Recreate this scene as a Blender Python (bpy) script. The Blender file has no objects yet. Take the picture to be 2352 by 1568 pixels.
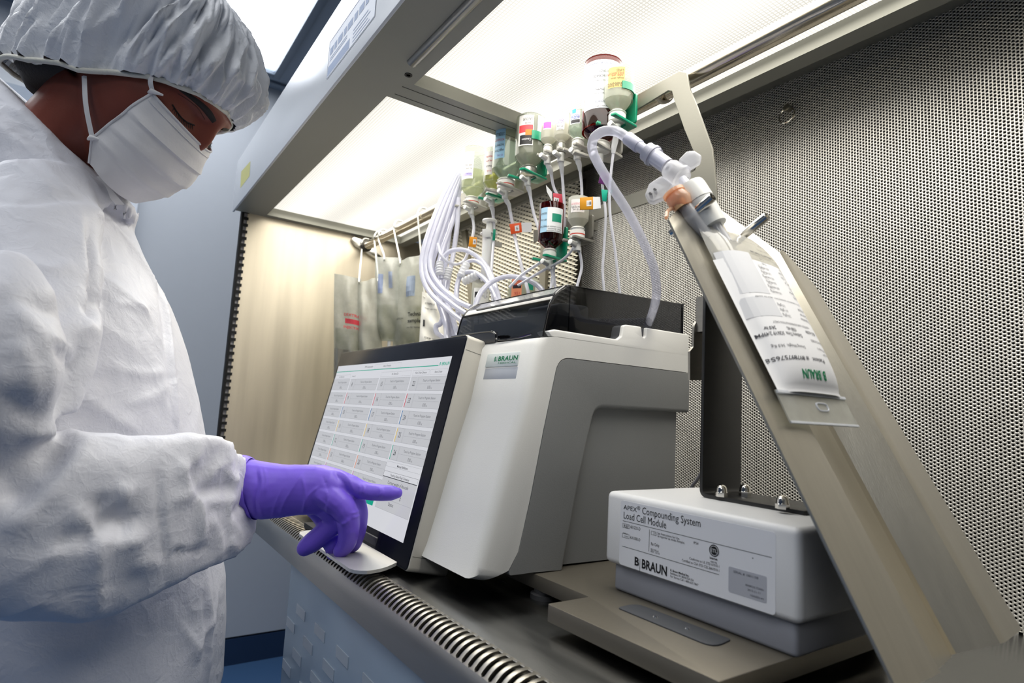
import bpy, bmesh, math, random
import numpy as np
from mathutils import Vector, Matrix, noise as mnoise

SC = bpy.context.scene
COL = SC.collection
random.seed(7)
RNG = np.random.default_rng(7)

# ------------------------------------------------------------------ camera
F_PX, W_PX, H_PX = 1388.9, 2352.0, 1568.0
CZ = 1.1076                       # camera height above the room floor (m)
RC = np.array([[0.82020549, -0.56953762, 0.05375731],      # camera right / down / forward in world axes
               [0.10929827, 0.06377433, -0.99196105],
               [0.5615308, 0.81948748, 0.11455753]])
cam_d = bpy.data.cameras.new('camera')
cam = bpy.data.objects.new('camera', cam_d)
COL.objects.link(cam)
cam_d.sensor_width = 36.0
cam_d.lens = F_PX * 36.0 / W_PX
cam_d.clip_start = 0.01
r_, d_, f_ = RC
cam.matrix_world = Matrix(((r_[0], -d_[0], -f_[0], 0), (r_[1], -d_[1], -f_[1], 0), (r_[2], -d_[2], -f_[2], CZ), (0, 0, 0, 1)))
cam_d.dof.use_dof = True
cam_d.dof.focus_distance = 0.82
cam_d.dof.aperture_fstop = 7.0
SC.camera = cam

# ------------------------------------------------------------------ world, exposure, lamps
def lin(r, g, b):
    f = lambda c: (c / 255 / 12.92) if c / 255 <= 0.04045 else ((c / 255 + 0.055) / 1.055) ** 2.4
    return (f(r), f(g), f(b), 1.0)

SC.view_settings.view_transform = 'Standard'
SC.view_settings.look = 'None'
SC.view_settings.gamma = 1.0
SC.view_settings.use_curve_mapping = False
SC.view_settings.exposure = 0.0
world = bpy.data.worlds.new('world')
SC.world = world
world.use_nodes = True
world.node_tree.nodes['Background'].inputs[0].default_value = (0.80, 0.86, 0.95, 1)
world.node_tree.nodes['Background'].inputs[1].default_value = 0.12
SC.cycles.max_bounces = 10
SC.cycles.transparent_max_bounces = 24
SC.cycles.transmission_bounces = 10
SC.cycles.caustics_reflective = False
SC.cycles.caustics_refractive = False
SC.cycles.sample_clamp_indirect = 6.0

HOOD_EMIT = 1.55                    # the hood's two ceiling diffusers
ROOM_EMIT = 6.0                    # the room's ceiling light panels

def area(name, loc, rot, sx, sy, power, col):
    l = bpy.data.lights.new(name, 'AREA'); l.shape = 'RECTANGLE'; l.size = sx; l.size_y = sy
    l.energy = power; l.color = col
    o = bpy.data.objects.new(name, l); o.location = loc; o.rotation_euler = rot; COL.objects.link(o)
    return o
# fluorescent troffers of the room, over and behind the camera
area('room_lamp', (-0.50, 0.45, 2.49), (0, 0, 0), 0.6, 1.2, 9, (0.96, 0.98, 1.0))
area('room_lamp', (-1.3, -0.9, 2.49), (0, 0, 0), 0.6, 1.2, 13, (0.96, 0.98, 1.0))
area('room_lamp', (-0.95, 1.9, 2.49), (0, 0, 0), 0.6, 1.2, 17, (0.96, 0.98, 1.0))

# the hood's fluorescent banks: prismatic diffusers throw their light downward, away from the grazing view
for hy, hl in ((0.43, 0.70), (1.29, 0.78)):
    l = area('hood_lamp', (0.535, hy, CZ + 0.5105), (0, 0, 0), 0.36, hl, 5.4 * hl / 0.78, (1.0, 0.965, 0.89))
    l.data.spread = math.radians(152)

# ------------------------------------------------------------------ mapping helpers
C0 = np.array([0, 0, CZ])
def ray(x, y):
    return RC.T @ np.array([(x - W_PX / 2) / F_PX, (y - H_PX / 2) / F_PX, 1.0])
def at(x, y, X=None, Y=None, Z=None, D=None):
    """the point of a known plane (or at distance D along the optical axis) seen in that direction"""
    d = ray(x, y)
    if D is not None: return C0 + d * D
    if X is not None: return C0 + d * (X / d[0])
    if Y is not None: return C0 + d * (Y / d[1])
    return C0 + d * ((Z - CZ) / d[2])
def atp(x, y, p0, n):
    d = ray(x, y); n = np.asarray(n)
    return C0 + d * (((np.asarray(p0) - C0) @ n) / (d @ n))

# ------------------------------------------------------------------ materials
MATS = {}
def mat(name, col, rough=0.5, metal=0.0, var=0.04, bump=0.0, bscale=300.0, trans=0.0, ior=1.45, coat=0.0, emit=None, estr=0.0,
        spec=0.5, sss=0.0, alpha=1.0, aniso=None, vscale=18.0, rvar=0.08, sheen=0.0):
    if name in MATS: return MATS[name]
    m = bpy.data.materials.new(name); m.use_nodes = True
    nt = m.node_tree; b = nt.nodes['Principled BSDF']
    if len(col) == 3: col = lin(*col)
    tc = nt.nodes.new('ShaderNodeTexCoord')
    vec = tc.outputs['Object']
    if aniso is not None:
        mp = nt.nodes.new('ShaderNodeMapping'); mp.inputs['Scale'].default_value = aniso
        nt.links.new(vec, mp.inputs['Vector']); vec = mp.outputs['Vector']
    nz = nt.nodes.new('ShaderNodeTexNoise'); nz.inputs['Scale'].default_value = vscale; nz.inputs['Detail'].default_value = 4
    nt.links.new(vec, nz.inputs['Vector'])
    mx = nt.nodes.new('ShaderNodeMix'); mx.data_type = 'RGBA'
    mx.inputs['A'].default_value = tuple(max(0, c * (1 - var)) for c in col[:3]) + (1,)
    mx.inputs['B'].default_value = tuple(min(1, c * (1 + var)) for c in col[:3]) + (1,)
    nt.links.new(nz.outputs['Fac'], mx.inputs['Factor'])
    nt.links.new(mx.outputs['Result'], b.inputs['Base Color'])
    mr = nt.nodes.new('ShaderNodeMapRange')
    mr.inputs['To Min'].default_value = max(0.0, rough * (1 - rvar)); mr.inputs['To Max'].default_value = min(1, rough * (1 + rvar))
    nt.links.new(nz.outputs['Fac'], mr.inputs['Value']); nt.links.new(mr.outputs['Result'], b.inputs['Roughness'])
    b.inputs['Metallic'].default_value = metal
    b.inputs['Transmission Weight'].default_value = trans
    b.inputs['IOR'].default_value = ior
    b.inputs['Coat Weight'].default_value = coat
    b.inputs['Specular IOR Level'].default_value = spec
    b.inputs['Alpha'].default_value = alpha
    if sss:
        b.inputs['Subsurface Weight'].default_value = sss
        b.inputs['Subsurface Radius'].default_value = (0.02, 0.01, 0.006)
    if emit is not None:
        b.inputs['Emission Color'].default_value = lin(*emit) if len(emit) == 3 else emit
        b.inputs['Emission Strength'].default_value = estr
    if bump:
        n2 = nt.nodes.new('ShaderNodeTexNoise'); n2.inputs['Scale'].default_value = bscale; n2.inputs['Detail'].default_value = 3
        nt.links.new(vec, n2.inputs['Vector'])
        bp = nt.nodes.new('ShaderNodeBump'); bp.inputs['Strength'].default_value = bump; bp.inputs['Distance'].default_value = 0.001
        nt.links.new(n2.outputs['Fac'], bp.inputs['Height']); nt.links.new(bp.outputs['Normal'], b.inputs['Normal'])
    MATS[name] = m
    return m

def film(name, tint, clear=0.6, rough=0.08, white=(235, 238, 245)):
    """thin clear plastic: part lets light straight through, part milky plastic with a gloss"""
    if name in MATS: return MATS[name]
    m = bpy.data.materials.new(name); m.use_nodes = True
    nt = m.node_tree; b = nt.nodes['Principled BSDF']; out = nt.nodes['Material Output']
    tc = nt.nodes.new('ShaderNodeTexCoord')
    nz = nt.nodes.new('ShaderNodeTexNoise'); nz.inputs['Scale'].default_value = 40; nz.inputs['Detail'].default_value = 3
    nt.links.new(tc.outputs['Object'], nz.inputs['Vector'])
    b.inputs['Base Color'].default_value = lin(*white); b.inputs['Roughness'].default_value = rough
    b.inputs['Coat Weight'].default_value = 0.6; b.inputs['Coat Roughness'].default_value = 0.05
    t = nt.nodes.new('ShaderNodeBsdfTransparent'); t.inputs['Color'].default_value = lin(*tint)
    tl = nt.nodes.new('ShaderNodeBsdfTranslucent'); tl.inputs['Color'].default_value = lin(*white)
    a = nt.nodes.new('ShaderNodeMixShader'); a.inputs['Fac'].default_value = 0.35
    nt.links.new(b.outputs[0], a.inputs[1]); nt.links.new(tl.outputs[0], a.inputs[2])
    mr = nt.nodes.new('ShaderNodeMapRange'); mr.inputs['To Min'].default_value = max(0, clear - 0.15); mr.inputs['To Max'].default_value = min(1, clear + 0.15)
    nt.links.new(nz.outputs['Fac'], mr.inputs['Value'])
    x = nt.nodes.new('ShaderNodeMixShader'); nt.links.new(mr.outputs['Result'], x.inputs['Fac'])
    nt.links.new(a.outputs[0], x.inputs[1]); nt.links.new(t.outputs[0], x.inputs[2])
    nt.links.new(x.outputs[0], out.inputs['Surface'])
    MATS[name] = m
    return m

STEEL = mat('brushed_steel', (176, 172, 162), 0.34, 1.0, var=0.10, bump=0.10, bscale=160, aniso=(1, 1, 14), vscale=30)
STEEL_DARK = mat('worktop_steel', (150, 150, 148), 0.24, 1.0, var=0.12, bump=0.05, bscale=120, aniso=(6, 1, 1), vscale=8, rvar=0.35)
STEEL_WALL = mat('side_wall_steel', (214, 204, 184), 0.42, 0.9, var=0.16, bump=0.06, bscale=70, aniso=(10, 1, 0.6), vscale=4.0, rvar=0.2)
CHROME = mat('chrome', (225, 222, 215), 0.10, 1.0, var=0.03)
GREYPAINT = mat('frame_paint', (156, 155, 143), 0.42, 0.0, var=0.04, bump=0.08, bscale=500)
WHITEPAINT = mat('valance_paint', (222, 226, 230), 0.30, 0.0, var=0.03)
BLACK = mat('black_void', (10, 10, 11), 0.85)
BLACKPL = mat('black_plastic', (20, 20, 22), 0.5)
WHITEPL = mat('white_plastic', (232, 231, 226), 0.42, var=0.02, bump=0.10, bscale=900)
GREYPL = mat('grey_plastic', (140, 141, 140), 0.48, var=0.03, bump=0.12, bscale=900)
INK = mat('ink_black', (22, 22, 24), 0.7)
INKG = mat('ink_green', (0, 132, 84), 0.6)
PAPER = mat('paper_label', (236, 236, 238), 0.55, var=0.02)
PERF = mat('perforated_steel', (222, 219, 212), 0.42, 0.66, var=0.05, bump=0.05, bscale=400)

# ------------------------------------------------------------------ mesh helpers
class MB:
    """collects polygons; build() links them as one object"""
    def __init__(s): s.v = []; s.f = []; s.m = []; s.n = 0
    def add(s, verts, faces, mi=0):
        verts = np.asarray(verts, float).reshape(-1, 3)
        s.v.append(verts); s.f += [[i + s.n for i in f] for f in faces]; s.m += [mi] * len(faces); s.n += len(verts)
        return s
    def box(s, lo, hi, mi=0, M=None):
        x0, y0, z0 = lo; x1, y1, z1 = hi
        v = np.array([(x0, y0, z0), (x1, y0, z0), (x1, y1, z0), (x0, y1, z0), (x0, y0, z1), (x1, y0, z1), (x1, y1, z1), (x0, y1, z1)], float)
        if M is not None: v = xf(M, v)
        return s.add(v, [(0, 3, 2, 1), (4, 5, 6, 7), (0, 1, 5, 4), (1, 2, 6, 5), (2, 3, 7, 6), (3, 0, 4, 7)], mi)
    def quad(s, a, b, c, d, mi=0): return s.add([a, b, c, d], [(0, 1, 2, 3)], mi)
    def grid(s, P, mi=0, closed_u=False, closed_v=False):
        P = np.asarray(P, float); nu, nv = P.shape[:2]
        f = []
        for i in range(nu if closed_u else nu - 1):
            for j in range(nv if closed_v else nv - 1):
                a = i * nv + j; b = ((i + 1) % nu) * nv + j; c = ((i + 1) % nu) * nv + (j + 1) % nv; d = i * nv + (j + 1) % nv
                f.append((a, b, c, d))
        return s.add(P.reshape(-1, 3), f, mi)
    def tube(s, pts, r, n=10, mi=0, caps=True, smooth_path=0):
        pts = np.asarray(pts, float)
        if smooth_path: pts = spline(pts, smooth_path)
        m = len(pts); r = np.broadcast_to(np.asarray(r, float), (m,)) if np.ndim(r) == 0 else np.interp(np.linspace(0, 1, m), np.linspace(0, 1, len(r)), r)
        T = np.gradient(pts, axis=0); T /= np.linalg.norm(T, axis=1)[:, None] + 1e-12
        up = np.array([0, 0, 1.0]) if abs(T[0][2]) < 0.9 else np.array([1.0, 0, 0])
        N = np.cross(up, T[0]); N /= np.linalg.norm(N)
        rings = []
        for i in range(m):
            N = N - T[i] * (N @ T[i]); N /= np.linalg.norm(N) + 1e-12
            B = np.cross(T[i], N)
            a = np.linspace(0, 2 * np.pi, n, endpoint=False)
            rings.append(pts[i] + r[i] * (np.cos(a)[:, None] * N + np.sin(a)[:, None] * B))
        base = s.n
        s.grid(np.array(rings), mi, closed_v=True)
        if caps:
            s.f.append([base + j for j in range(n)][::-1]); s.f.append([base + (m - 1) * n + j for j in range(n)]); s.m += [mi, mi]
        return s
    def lathe(s, prof, M=None, n=24, mi=0, a0=0.0, a1=2 * math.pi):
        """prof: list of (r, z); turned around z, then moved by M"""
        full = abs(a1 - a0 - 2 * math.pi) < 1e-6
        a = np.linspace(a0, a1, n, endpoint=not full)
        P = np.array([[(r * math.cos(t), r * math.sin(t), z) for t in a] for r, z in prof])
        if M is not None: P = xf(M, P.reshape(-1, 3)).reshape(P.shape)
        # profile runs upward on the outside: faces outward
        f = []; m_, k = P.shape[:2]
        for i in range(m_ - 1):
            for j in range(k if full else k - 1):
                f.append((i * k + j, i * k + (j + 1) % k, (i + 1) * k + (j + 1) % k, (i + 1) * k + j))
        return s.add(P.reshape(-1, 3), f, mi)
    def prism(s, poly, h0, h1, axes=(0, 1, 2), mi=0, M=None):
        """2D polygon extruded along the third axis; axes gives which world axes are (u, v, w)"""
        n = len(poly); v = np.zeros((2 * n, 3))
        for k, h in enumerate((h0, h1)):
            for i, (a, b) in enumerate(poly):
                v[k * n + i, axes[0]] = a; v[k * n + i, axes[1]] = b; v[k * n + i, axes[2]] = h
        if M is not None: v = xf(M, v)
        f = [list(range(n))[::-1], list(range(n, 2 * n))] + [(i, (i + 1) % n, n + (i + 1) % n, n + i) for i in range(n)]
        return s.add(v, f, mi)
    def mesh(s, name, origin=(0, 0, 0)):
        me = bpy.data.meshes.new(name)
        v = np.concatenate(s.v) if s.v else np.zeros((0, 3))
        me.from_pydata((v - np.asarray(origin)).tolist(), [], s.f)
        return me
    def build(s, name, mats, parent=None, bevel=0.0, seg=2, smooth=35.0, fix=True, weld=False):
        o_ = root_of(parent)
        me = s.mesh(name, o_)
        if not isinstance(mats, (list, tuple)): mats = [mats]
        for m in mats: me.materials.append(m)
        me.polygons.foreach_set('material_index', np.array(s.m, dtype=np.int32))
        if fix or bevel or weld:
            bm = bmesh.new(); bm.from_mesh(me)
            if weld: bmesh.ops.remove_doubles(bm, verts=bm.verts, dist=1e-6)
            if fix: bmesh.ops.recalc_face_normals(bm, faces=bm.faces)
            if bevel:
                ed = [e for e in bm.edges if len(e.link_faces) == 2 and e.calc_face_angle(0) > math.radians(30)]
                bmesh.ops.bevel(bm, geom=ed, offset=bevel, segments=seg, profile=0.5, affect='EDGES', clamp_overlap=True)
            bm.to_mesh(me); bm.free()
        if smooth:
            me.polygons.foreach_set('use_smooth', np.ones(len(me.polygons), bool))
            me.set_sharp_from_angle(angle=math.radians(smooth))
        return link(name, me, parent)

def xf(M, v):
    if callable(M): return M(np.asarray(v, float))
    M = np.asarray(M, float)
    return v @ M[:3, :3].T + M[:3, 3]
def frame(o, x, y, z):
    M = np.eye(4); M[:3, 0] = x; M[:3, 1] = y; M[:3, 2] = z; M[:3, 3] = o
    return M
def unit(v): v = np.asarray(v, float); return v / np.linalg.norm(v)
def spline(p, sub=8):
    """Catmull-Rom through the points"""
    p = np.asarray(p, float); q = np.vstack([2 * p[0] - p[1], p, 2 * p[-1] - p[-2]]); out = []
    for i in range(1, len(q) - 2):
        for t in np.linspace(0, 1, sub, endpoint=False):
            a, b, c, d = q[i - 1], q[i], q[i + 1], q[i + 2]
            out.append(0.5 * ((2 * b) + (c - a) * t + (2 * a - 5 * b + 4 * c - d) * t * t + (3 * b - a - 3 * c + d) * t ** 3))
    out.append(q[-2]); return np.array(out)
def rrect(x0, y0, x1, y1, r, n=5):
    """rounded rectangle polygon, counter-clockwise"""
    out = []
    for cx, cy, a in ((x1 - r, y0 + r, -90), (x1 - r, y1 - r, 0), (x0 + r, y1 - r, 90), (x0 + r, y0 + r, 180)):
        for k in range(n + 1):
            t = math.radians(a + 90 * k / n); out.append((cx + r * math.cos(t), cy + r * math.sin(t)))
    return out
def fillet(pts, rs, n=5):
    """round the corners of a polygon; rs is one radius or one per corner"""
    pts = [np.asarray(p, float) for p in pts]; m = len(pts); out = []
    for i in range(m):
        r = rs if np.ndim(rs) == 0 else rs[i]
        if r <= 0: out.append(tuple(pts[i])); continue
        a, b, c = pts[i - 1], pts[i], pts[(i + 1) % m]
        u, v = unit(a - b), unit(c - b); th = math.acos(np.clip(u @ v, -1, 1)); d = min(r / math.tan(th / 2), 0.49 * np.linalg.norm(a - b), 0.49 * np.linalg.norm(c - b))
        p0, p1 = b + u * d, b + v * d
        for k in range(n + 1):
            t = k / n; out.append(tuple((1 - t) ** 2 * p0 + 2 * t * (1 - t) * b + t * t * p1))
    return out
def root_of(parent):
    if parent is None: return np.zeros(3)
    while parent.parent is not None: parent = parent.parent
    return np.array(parent.location)
def link(name, me, parent=None):
    o = bpy.data.objects.new(name, me); COL.objects.link(o)
    if parent is not None: o.parent = parent
    return o
def thing(name, label, cat, loc=(0, 0, 0), group=None):
    o = bpy.data.objects.new(name, None); COL.objects.link(o); o.location = loc; o.empty_display_size = 0.02
    return tag(o, label, cat, group)
def tag(o, label=None, cat=None, group=None, kind=None):
    if label: o['label'] = label
    if cat: o['category'] = cat
    if group: o['group'] = group
    if kind: o['kind'] = kind
    return o
def struct(o): o['kind'] = 'structure'; return o

_TXT = {}
def text_tris(txt, bold=0.0):
    """glyph outlines of the built-in font as (verts, faces), width in em"""
    k = (txt, bold)
    if k not in _TXT:
        c = bpy.data.curves.new('t', 'FONT'); c.body = txt; c.size = 1.0; c.resolution_u = 2; c.offset = bold
        o = bpy.data.objects.new('t', c); COL.objects.link(o)
        dg = bpy.context.evaluated_depsgraph_get()
        me = bpy.data.meshes.new_from_object(o.evaluated_get(dg))
        v = np.zeros(len(me.vertices) * 3); me.vertices.foreach_get('co', v)
        fs = [list(p.vertices) for p in me.polygons]
        bpy.data.objects.remove(o); bpy.data.curves.remove(c); bpy.data.meshes.remove(me)
        _TXT[k] = (v.reshape(-1, 3), fs)
    return _TXT[k]
def put_text(mb, txt, M, x, y, h, mi=0, wscale=1.0, bold=0.0, align='l', dz=0.0004, slant=0.0, fit=None):
    """flat print: text of cap height h at (x, y) on the plane M (x right, y up, z out)"""
    v, f = text_tris(txt, bold)
    if len(v) == 0: return
    s = h / 0.70
    w = v[:, 0].max()
    if fit is not None: wscale = fit / (w * s)
    u = np.zeros_like(v); u[:, 0] = v[:, 0] * s * wscale + v[:, 1] * s * slant; u[:, 1] = v[:, 1] * s
    if align == 'c': u[:, 0] -= w * s * wscale / 2
    if align == 'r': u[:, 0] -= w * s * wscale
    u[:, 0] += x; u[:, 1] += y; u[:, 2] = dz
    mb.add(xf(M, u), f, mi)
def put_rect(mb, M, x0, y0, x1, y1, mi=0, dz=0.0003):
    mb.add(xf(M, np.array([(x0, y0, dz), (x1, y0, dz), (x1, y1, dz), (x0, y1, dz)], float)), [(0, 1, 2, 3)], mi)
def put_frame(mb, M, x0, y0, x1, y1, t, mi=0, dz=0.0003):
    put_rect(mb, M, x0, y0, x1, y0 + t, mi, dz); put_rect(mb, M, x0, y1 - t, x1, y1, mi, dz)
    put_rect(mb, M, x0, y0 + t, x0 + t, y1 - t, mi, dz); put_rect(mb, M, x1 - t, y0 + t, x1, y1 - t, mi, dz)
# ------------------------------------------------------------------ the room
BACK_Y = 2.81; CEIL = 2.509
FLOOR_M = mat('vinyl_floor_blue', (70, 104, 146), 0.35, var=0.06, vscale=6)
WALL_M = mat('wall_panel_bluewhite', (194, 199, 205), 0.40, var=0.02, bump=0.03, bscale=250)
CEIL_M = mat('ceiling_grid_grey', (140, 152, 166), 0.5, var=0.02)
b = MB(); b.box((-3.2, -2.5, -0.05), (2.0, BACK_Y, 0.0)); struct(b.build('floor', FLOOR_M))
b = MB(); b.box((-3.2, BACK_Y, 0.112), (2.0, BACK_Y + 0.05, 2.6)); struct(b.build('wall_back', WALL_M))
b = MB(); b.box((-3.2, BACK_Y - 0.004, 0.0), (2.0, BACK_Y + 0.05, 0.104)); b.box((-3.2, BACK_Y + 0.01, 0.104), (2.0, BACK_Y + 0.05, 0.112), 1)
struct(b.build('baseboard_back', [mat('cove_blue', (38, 58, 88), 0.4), BLACK]))
b = MB(); b.box((-3.25, -2.5, 0.0), (-3.2, BACK_Y, 2.6)); struct(b.build('wall_left', WALL_M))
b = MB(); b.box((2.0, 1.9, 0.0), (2.05, BACK_Y, 2.6)); struct(b.build('wall_right', WALL_M))
b = MB()                                                        # ceiling with openings for its two light panels
LX0, LX1, LY0, LY1 = -0.12, 0.50, 1.46, 2.66
b.box((-3.2, LY1, CEIL), (2.0, BACK_Y, CEIL + 0.05)); b.box((LX1, -2.5, CEIL), (2.0, LY1, CEIL + 0.05))
b.box((-3.2, -2.5, CEIL), (LX0, LY1, CEIL + 0.05)); b.box((LX0, -2.5, CEIL), (LX1, LY0, CEIL + 0.05))
cl = struct(b.build('ceiling', CEIL_M))
b = MB()
for x0, x1, y0, y1 in ((LX1, LX1 + 0.03, LY0, LY1 + .03), (LX0, LX1, LY1, LY1 + 0.03), (LX0 - 0.03, LX0, LY0, LY1 + .03), (LX1 + 0.09, LX1 + 0.105, 0.5, 2.75), (LX0, LX1 + 0.105, LY1 + 0.075, LY1 + 0.09)):
    b.box((x0, y0, CEIL - 0.012), (x1, y1, CEIL - 0.0005))
b.build('grid_bar', mat('grid_bar_grey', (116, 128, 142), 0.45), cl, bevel=0.002)
def emitter(name, col, strength, pitch=None, bands=None, lo=0.3):
    m = bpy.data.materials.new(name); m.use_nodes = True; nt = m.node_tree
    nt.nodes.remove(nt.nodes['Principled BSDF']); e = nt.nodes.new('ShaderNodeEmission')
    e.inputs['Color'].default_value = lin(*col); e.inputs['Strength'].default_value = strength
    nt.links.new(e.outputs[0], nt.nodes['Material Output'].inputs['Surface'])
    tc = nt.nodes.new('ShaderNodeTexCoord'); sp = nt.nodes.new('ShaderNodeSeparateXYZ'); nt.links.new(tc.outputs['Object'], sp.inputs[0])
    def math_(op, a, b_=None):
        n = nt.nodes.new('ShaderNodeMath'); n.operation = op
        for i, q in enumerate((a, b_)):
            if q is None: continue
            if isinstance(q, (int, float)): n.inputs[i].default_value = q
            else: nt.links.new(q, n.inputs[i])
        return n.outputs[0]
    s = None
    if pitch:                                     # moulded prisms of the diffuser: bright faces, dim grooves
        ds = []
        for ax in ('X', 'Y'):
            t = math_('FRACT', math_('MULTIPLY', sp.outputs[ax], 1 / pitch))
            ds.append(math_('MINIMUM', t, math_('SUBTRACT', 1.0, t)))
        d = math_('MINIMUM', ds[0], ds[1])
        s = math_('MULTIPLY_ADD', math_('MINIMUM', math_('MAXIMUM', math_('MULTIPLY', math_('SUBTRACT', d, 0.03), 5.0), 0.0), 1.0), 1 - lo); s.node.inputs[2].default_value = lo
    if bands:                                     # fluorescent tubes behind the diffuser
        w = math_('SINE', math_('MULTIPLY', sp.outputs['X'], bands))
        w = math_('MULTIPLY_ADD', w, 0.14); w.node.inputs[2].default_value = 0.86
        s = w if s is None else math_('MULTIPLY', s, w)
    if s is not None: nt.links.new(math_('MULTIPLY', s, strength), e.inputs['Strength'])
    MATS[name] = m; return m
b = MB(); b.box((LX0, LY0, CEIL + 0.01), (LX1, LY1, CEIL + 0.02)); b.build('light_panel', emitter('room_light', (243, 247, 254), ROOM_EMIT, None, 30), cl)
# white door edge and dark gap far behind the person
p = at(292, 470, Y=BACK_Y)
b = MB(); b.box((p[0] - 0.03, BACK_Y - 0.03, 0.11), (p[0] + 0.035, BACK_Y - 0.002, 2.2)); b.box((p[0] - 0.10, BACK_Y - 0.015, 0.11), (p[0] - 0.03, BACK_Y - 0.002, 2.2), 1)
b.box((p[0] - 1.0, BACK_Y - 0.012, 0.11), (p[0] - 0.10, BACK_Y - 0.002, 2.2), 2)
struct(b.build('door_1', [mat('door_trim_white', (214, 220, 228), 0.4), BLACK, mat('door_leaf_grey', (160, 170, 184), 0.4)]))

# ------------------------------------------------------------------ the laminar flow hood
HD = 1.72; TOP = CZ + 0.512; SOF = CZ + 0.492; WORK = 0.9; WX = 0.845; NEAR = -0.45
hood = thing('flow_hood', 'long stainless steel clean air hood with glowing diffusers overhead and a perforated rear wall', 'hood', (0.55, 0.8, 0.0))
XF = 0.2855; BR = 0.028
# worktop
b = MB(); b.box((0.316, NEAR, WORK - 0.03), (WX + 0.02, HD, WORK)); b.build('worktop', STEEL_DARK, hood, bevel=0.0005)
# rounded front rail: apron below the slots, then a row of curved bars between the slots
def arc(t): return XF + BR - BR * math.cos(math.radians(t)), WORK - BR + BR * math.sin(math.radians(t))
prof = [arc(t) for t in np.linspace(35, 0, 7)] + [(XF, CZ - 0.2552), (XF + 0.004, CZ - 0.2572), (XF + 0.05, CZ - 0.2572)]
b = MB(); b.grid(np.array([[(x, y, z) for y in (NEAR, HD)] for x, z in prof])); b.build('front_apron', mat('apron_steel', (168, 168, 166), 0.40, 1.0, var=0.14, bump=0.10, bscale=120, aniso=(6, 1, 6), vscale=10, rvar=0.2), hood, fix=False)
PITCH = 0.0107; sl = [arc(t) for t in np.linspace(35, 90, 17)] + [(x, WORK) for x in (0.3155, 0.3175, 0.319)]
sl = np.array(sl); ds = np.concatenate([[0], np.cumsum(np.linalg.norm(np.diff(sl, axis=0), axis=1))]); Ls = ds[-1]
w_ = 0.44 * PITCH; sw = (PITCH - w_) / 2
rows = []
for (x, z), d in zip(sl, ds):
    e = min(d, Ls - d); half = sw if e >= sw else math.sqrt(max(0, sw * sw - (sw - e) ** 2)); hw = PITCH / 2 - half
    tx, tz = 0.0, 0.0
    cx, cz = XF + BR, WORK - BR
    nx, nz = (x - cx, z - cz) if x < cx else (0, 1); l = math.hypot(nx, nz) or 1; nx /= l; nz /= l
    k = 0.0022
    rows.append([(x, -hw, z), (x + nx * 0.0003, 0, z + nz * 0.0003), (x, hw, z), (x - nx * k, hw, z - nz * k), (x - nx * k, -hw, z - nz * k)])
b = MB(); b.grid(np.array(rows), closed_v=True); bar_me = b.mesh('grille_bar'); bar_me.materials.append(STEEL)
bm = bmesh.new(); bm.from_mesh(bar_me); bmesh.ops.recalc_face_normals(bm, faces=bm.faces); bm.to_mesh(bar_me); bm.free()
for q in bar_me.polygons: q.use_smooth = True
bar_me.set_sharp_from_angle(angle=math.radians(40))
y = NEAR + 0.02; k = 0
while y < HD - 0.01:
    o = link('grille_bar', bar_me, hood); o.location = Vector((0, y, 0)) - hood.location; y += PITCH; k += 1
b = MB(); b.box((XF + 0.011, NEAR, WORK - 0.05), (0.322, HD, WORK - 0.034)); b.box((0.3185, NEAR, WORK - 0.04), (0.3225, HD, WORK - 0.0305)); b.build('intake_channel', BLACK, hood)
# far side wall with a comb of slots down its front edge
b = MB(); b.box((0.2935, HD, WORK - 0.045), (WX + 0.02, HD + 0.012, SOF + 0.02)); b.build('side_panel', STEEL_WALL, hood)
b = MB(); b.box((0.279, HD - 0.002, WORK - 0.045), (0.285, HD + 0.02, SOF + 0.02)); z = WORK - 0.03
b.box((0.285, HD + 0.006, WORK - 0.045), (0.2935, HD + 0.02, SOF + 0.02), 1)
while z < SOF:
    b.box((0.285, HD - 0.002, z), (0.297, HD + 0.001, z + 0.0075)); z += 0.0182
tag(b.build('slotted_edge', [BLACK, mat('edge_grey', (190, 188, 190), 0.5)], hood, fix=False), kind='stuff')
b = MB(); b.box((0.2935, NEAR - 0.012, WORK - 0.25), (WX + 0.02, NEAR, SOF + 0.02)); b.build('side_panel', STEEL_WALL, hood)
# ceiling frame: valance box and soffit bars round two recessed diffusers
PB = (0.357, 0.728, NEAR + 0.04, 0.826); PA = (0.338, 0.728, 0.887, 1.697)
b = MB()
for x0, x1, y0, y1 in ((0.259, 0.338, NEAR, HD), (0.338, 0.357, NEAR + .04, 0.826), (0.728, 0.757, NEAR, HD), (0.338, 0.728, 0.826, 0.887), (0.338, 0.728, 1.697, HD), (0.338, 0.728, NEAR, NEAR + .04)):
    b.box((x0, y0, SOF), (x1, y1, SOF + 0.05))
b.build('ceiling_frame', GREYPAINT, hood, smooth=0)
b = MB(); b.box((0.257, NEAR - 0.012, SOF - 0.002), (0.262, HD + 0.012, SOF + 0.140)); b.build('valance', WHITEPAINT, hood, bevel=0.001)
b = MB(); b.box((0.262, NEAR - 0.012, SOF + 0.055), (WX + 0.05, HD + 0.012, SOF + 0.135)); b.box((0.757, NEAR, SOF + 0.045), (WX + 0.03, HD, SOF + 0.056)); b.build('top_housing', GREYPAINT, hood)
DIFF = emitter('hood_diffuser', (255, 251, 240), HOOD_EMIT, 0.0050, 38.0, 0.66)
for (x0, x1, y0, y1) in (PA, PB):
    b = MB(); b.box((x0 - 0.004, y0 - 0.004, SOF + 0.022), (x1 + 0.004, y1 + 0.004, SOF + 0.026)); b.build('diffuser', DIFF, hood)
b = MB()
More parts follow.
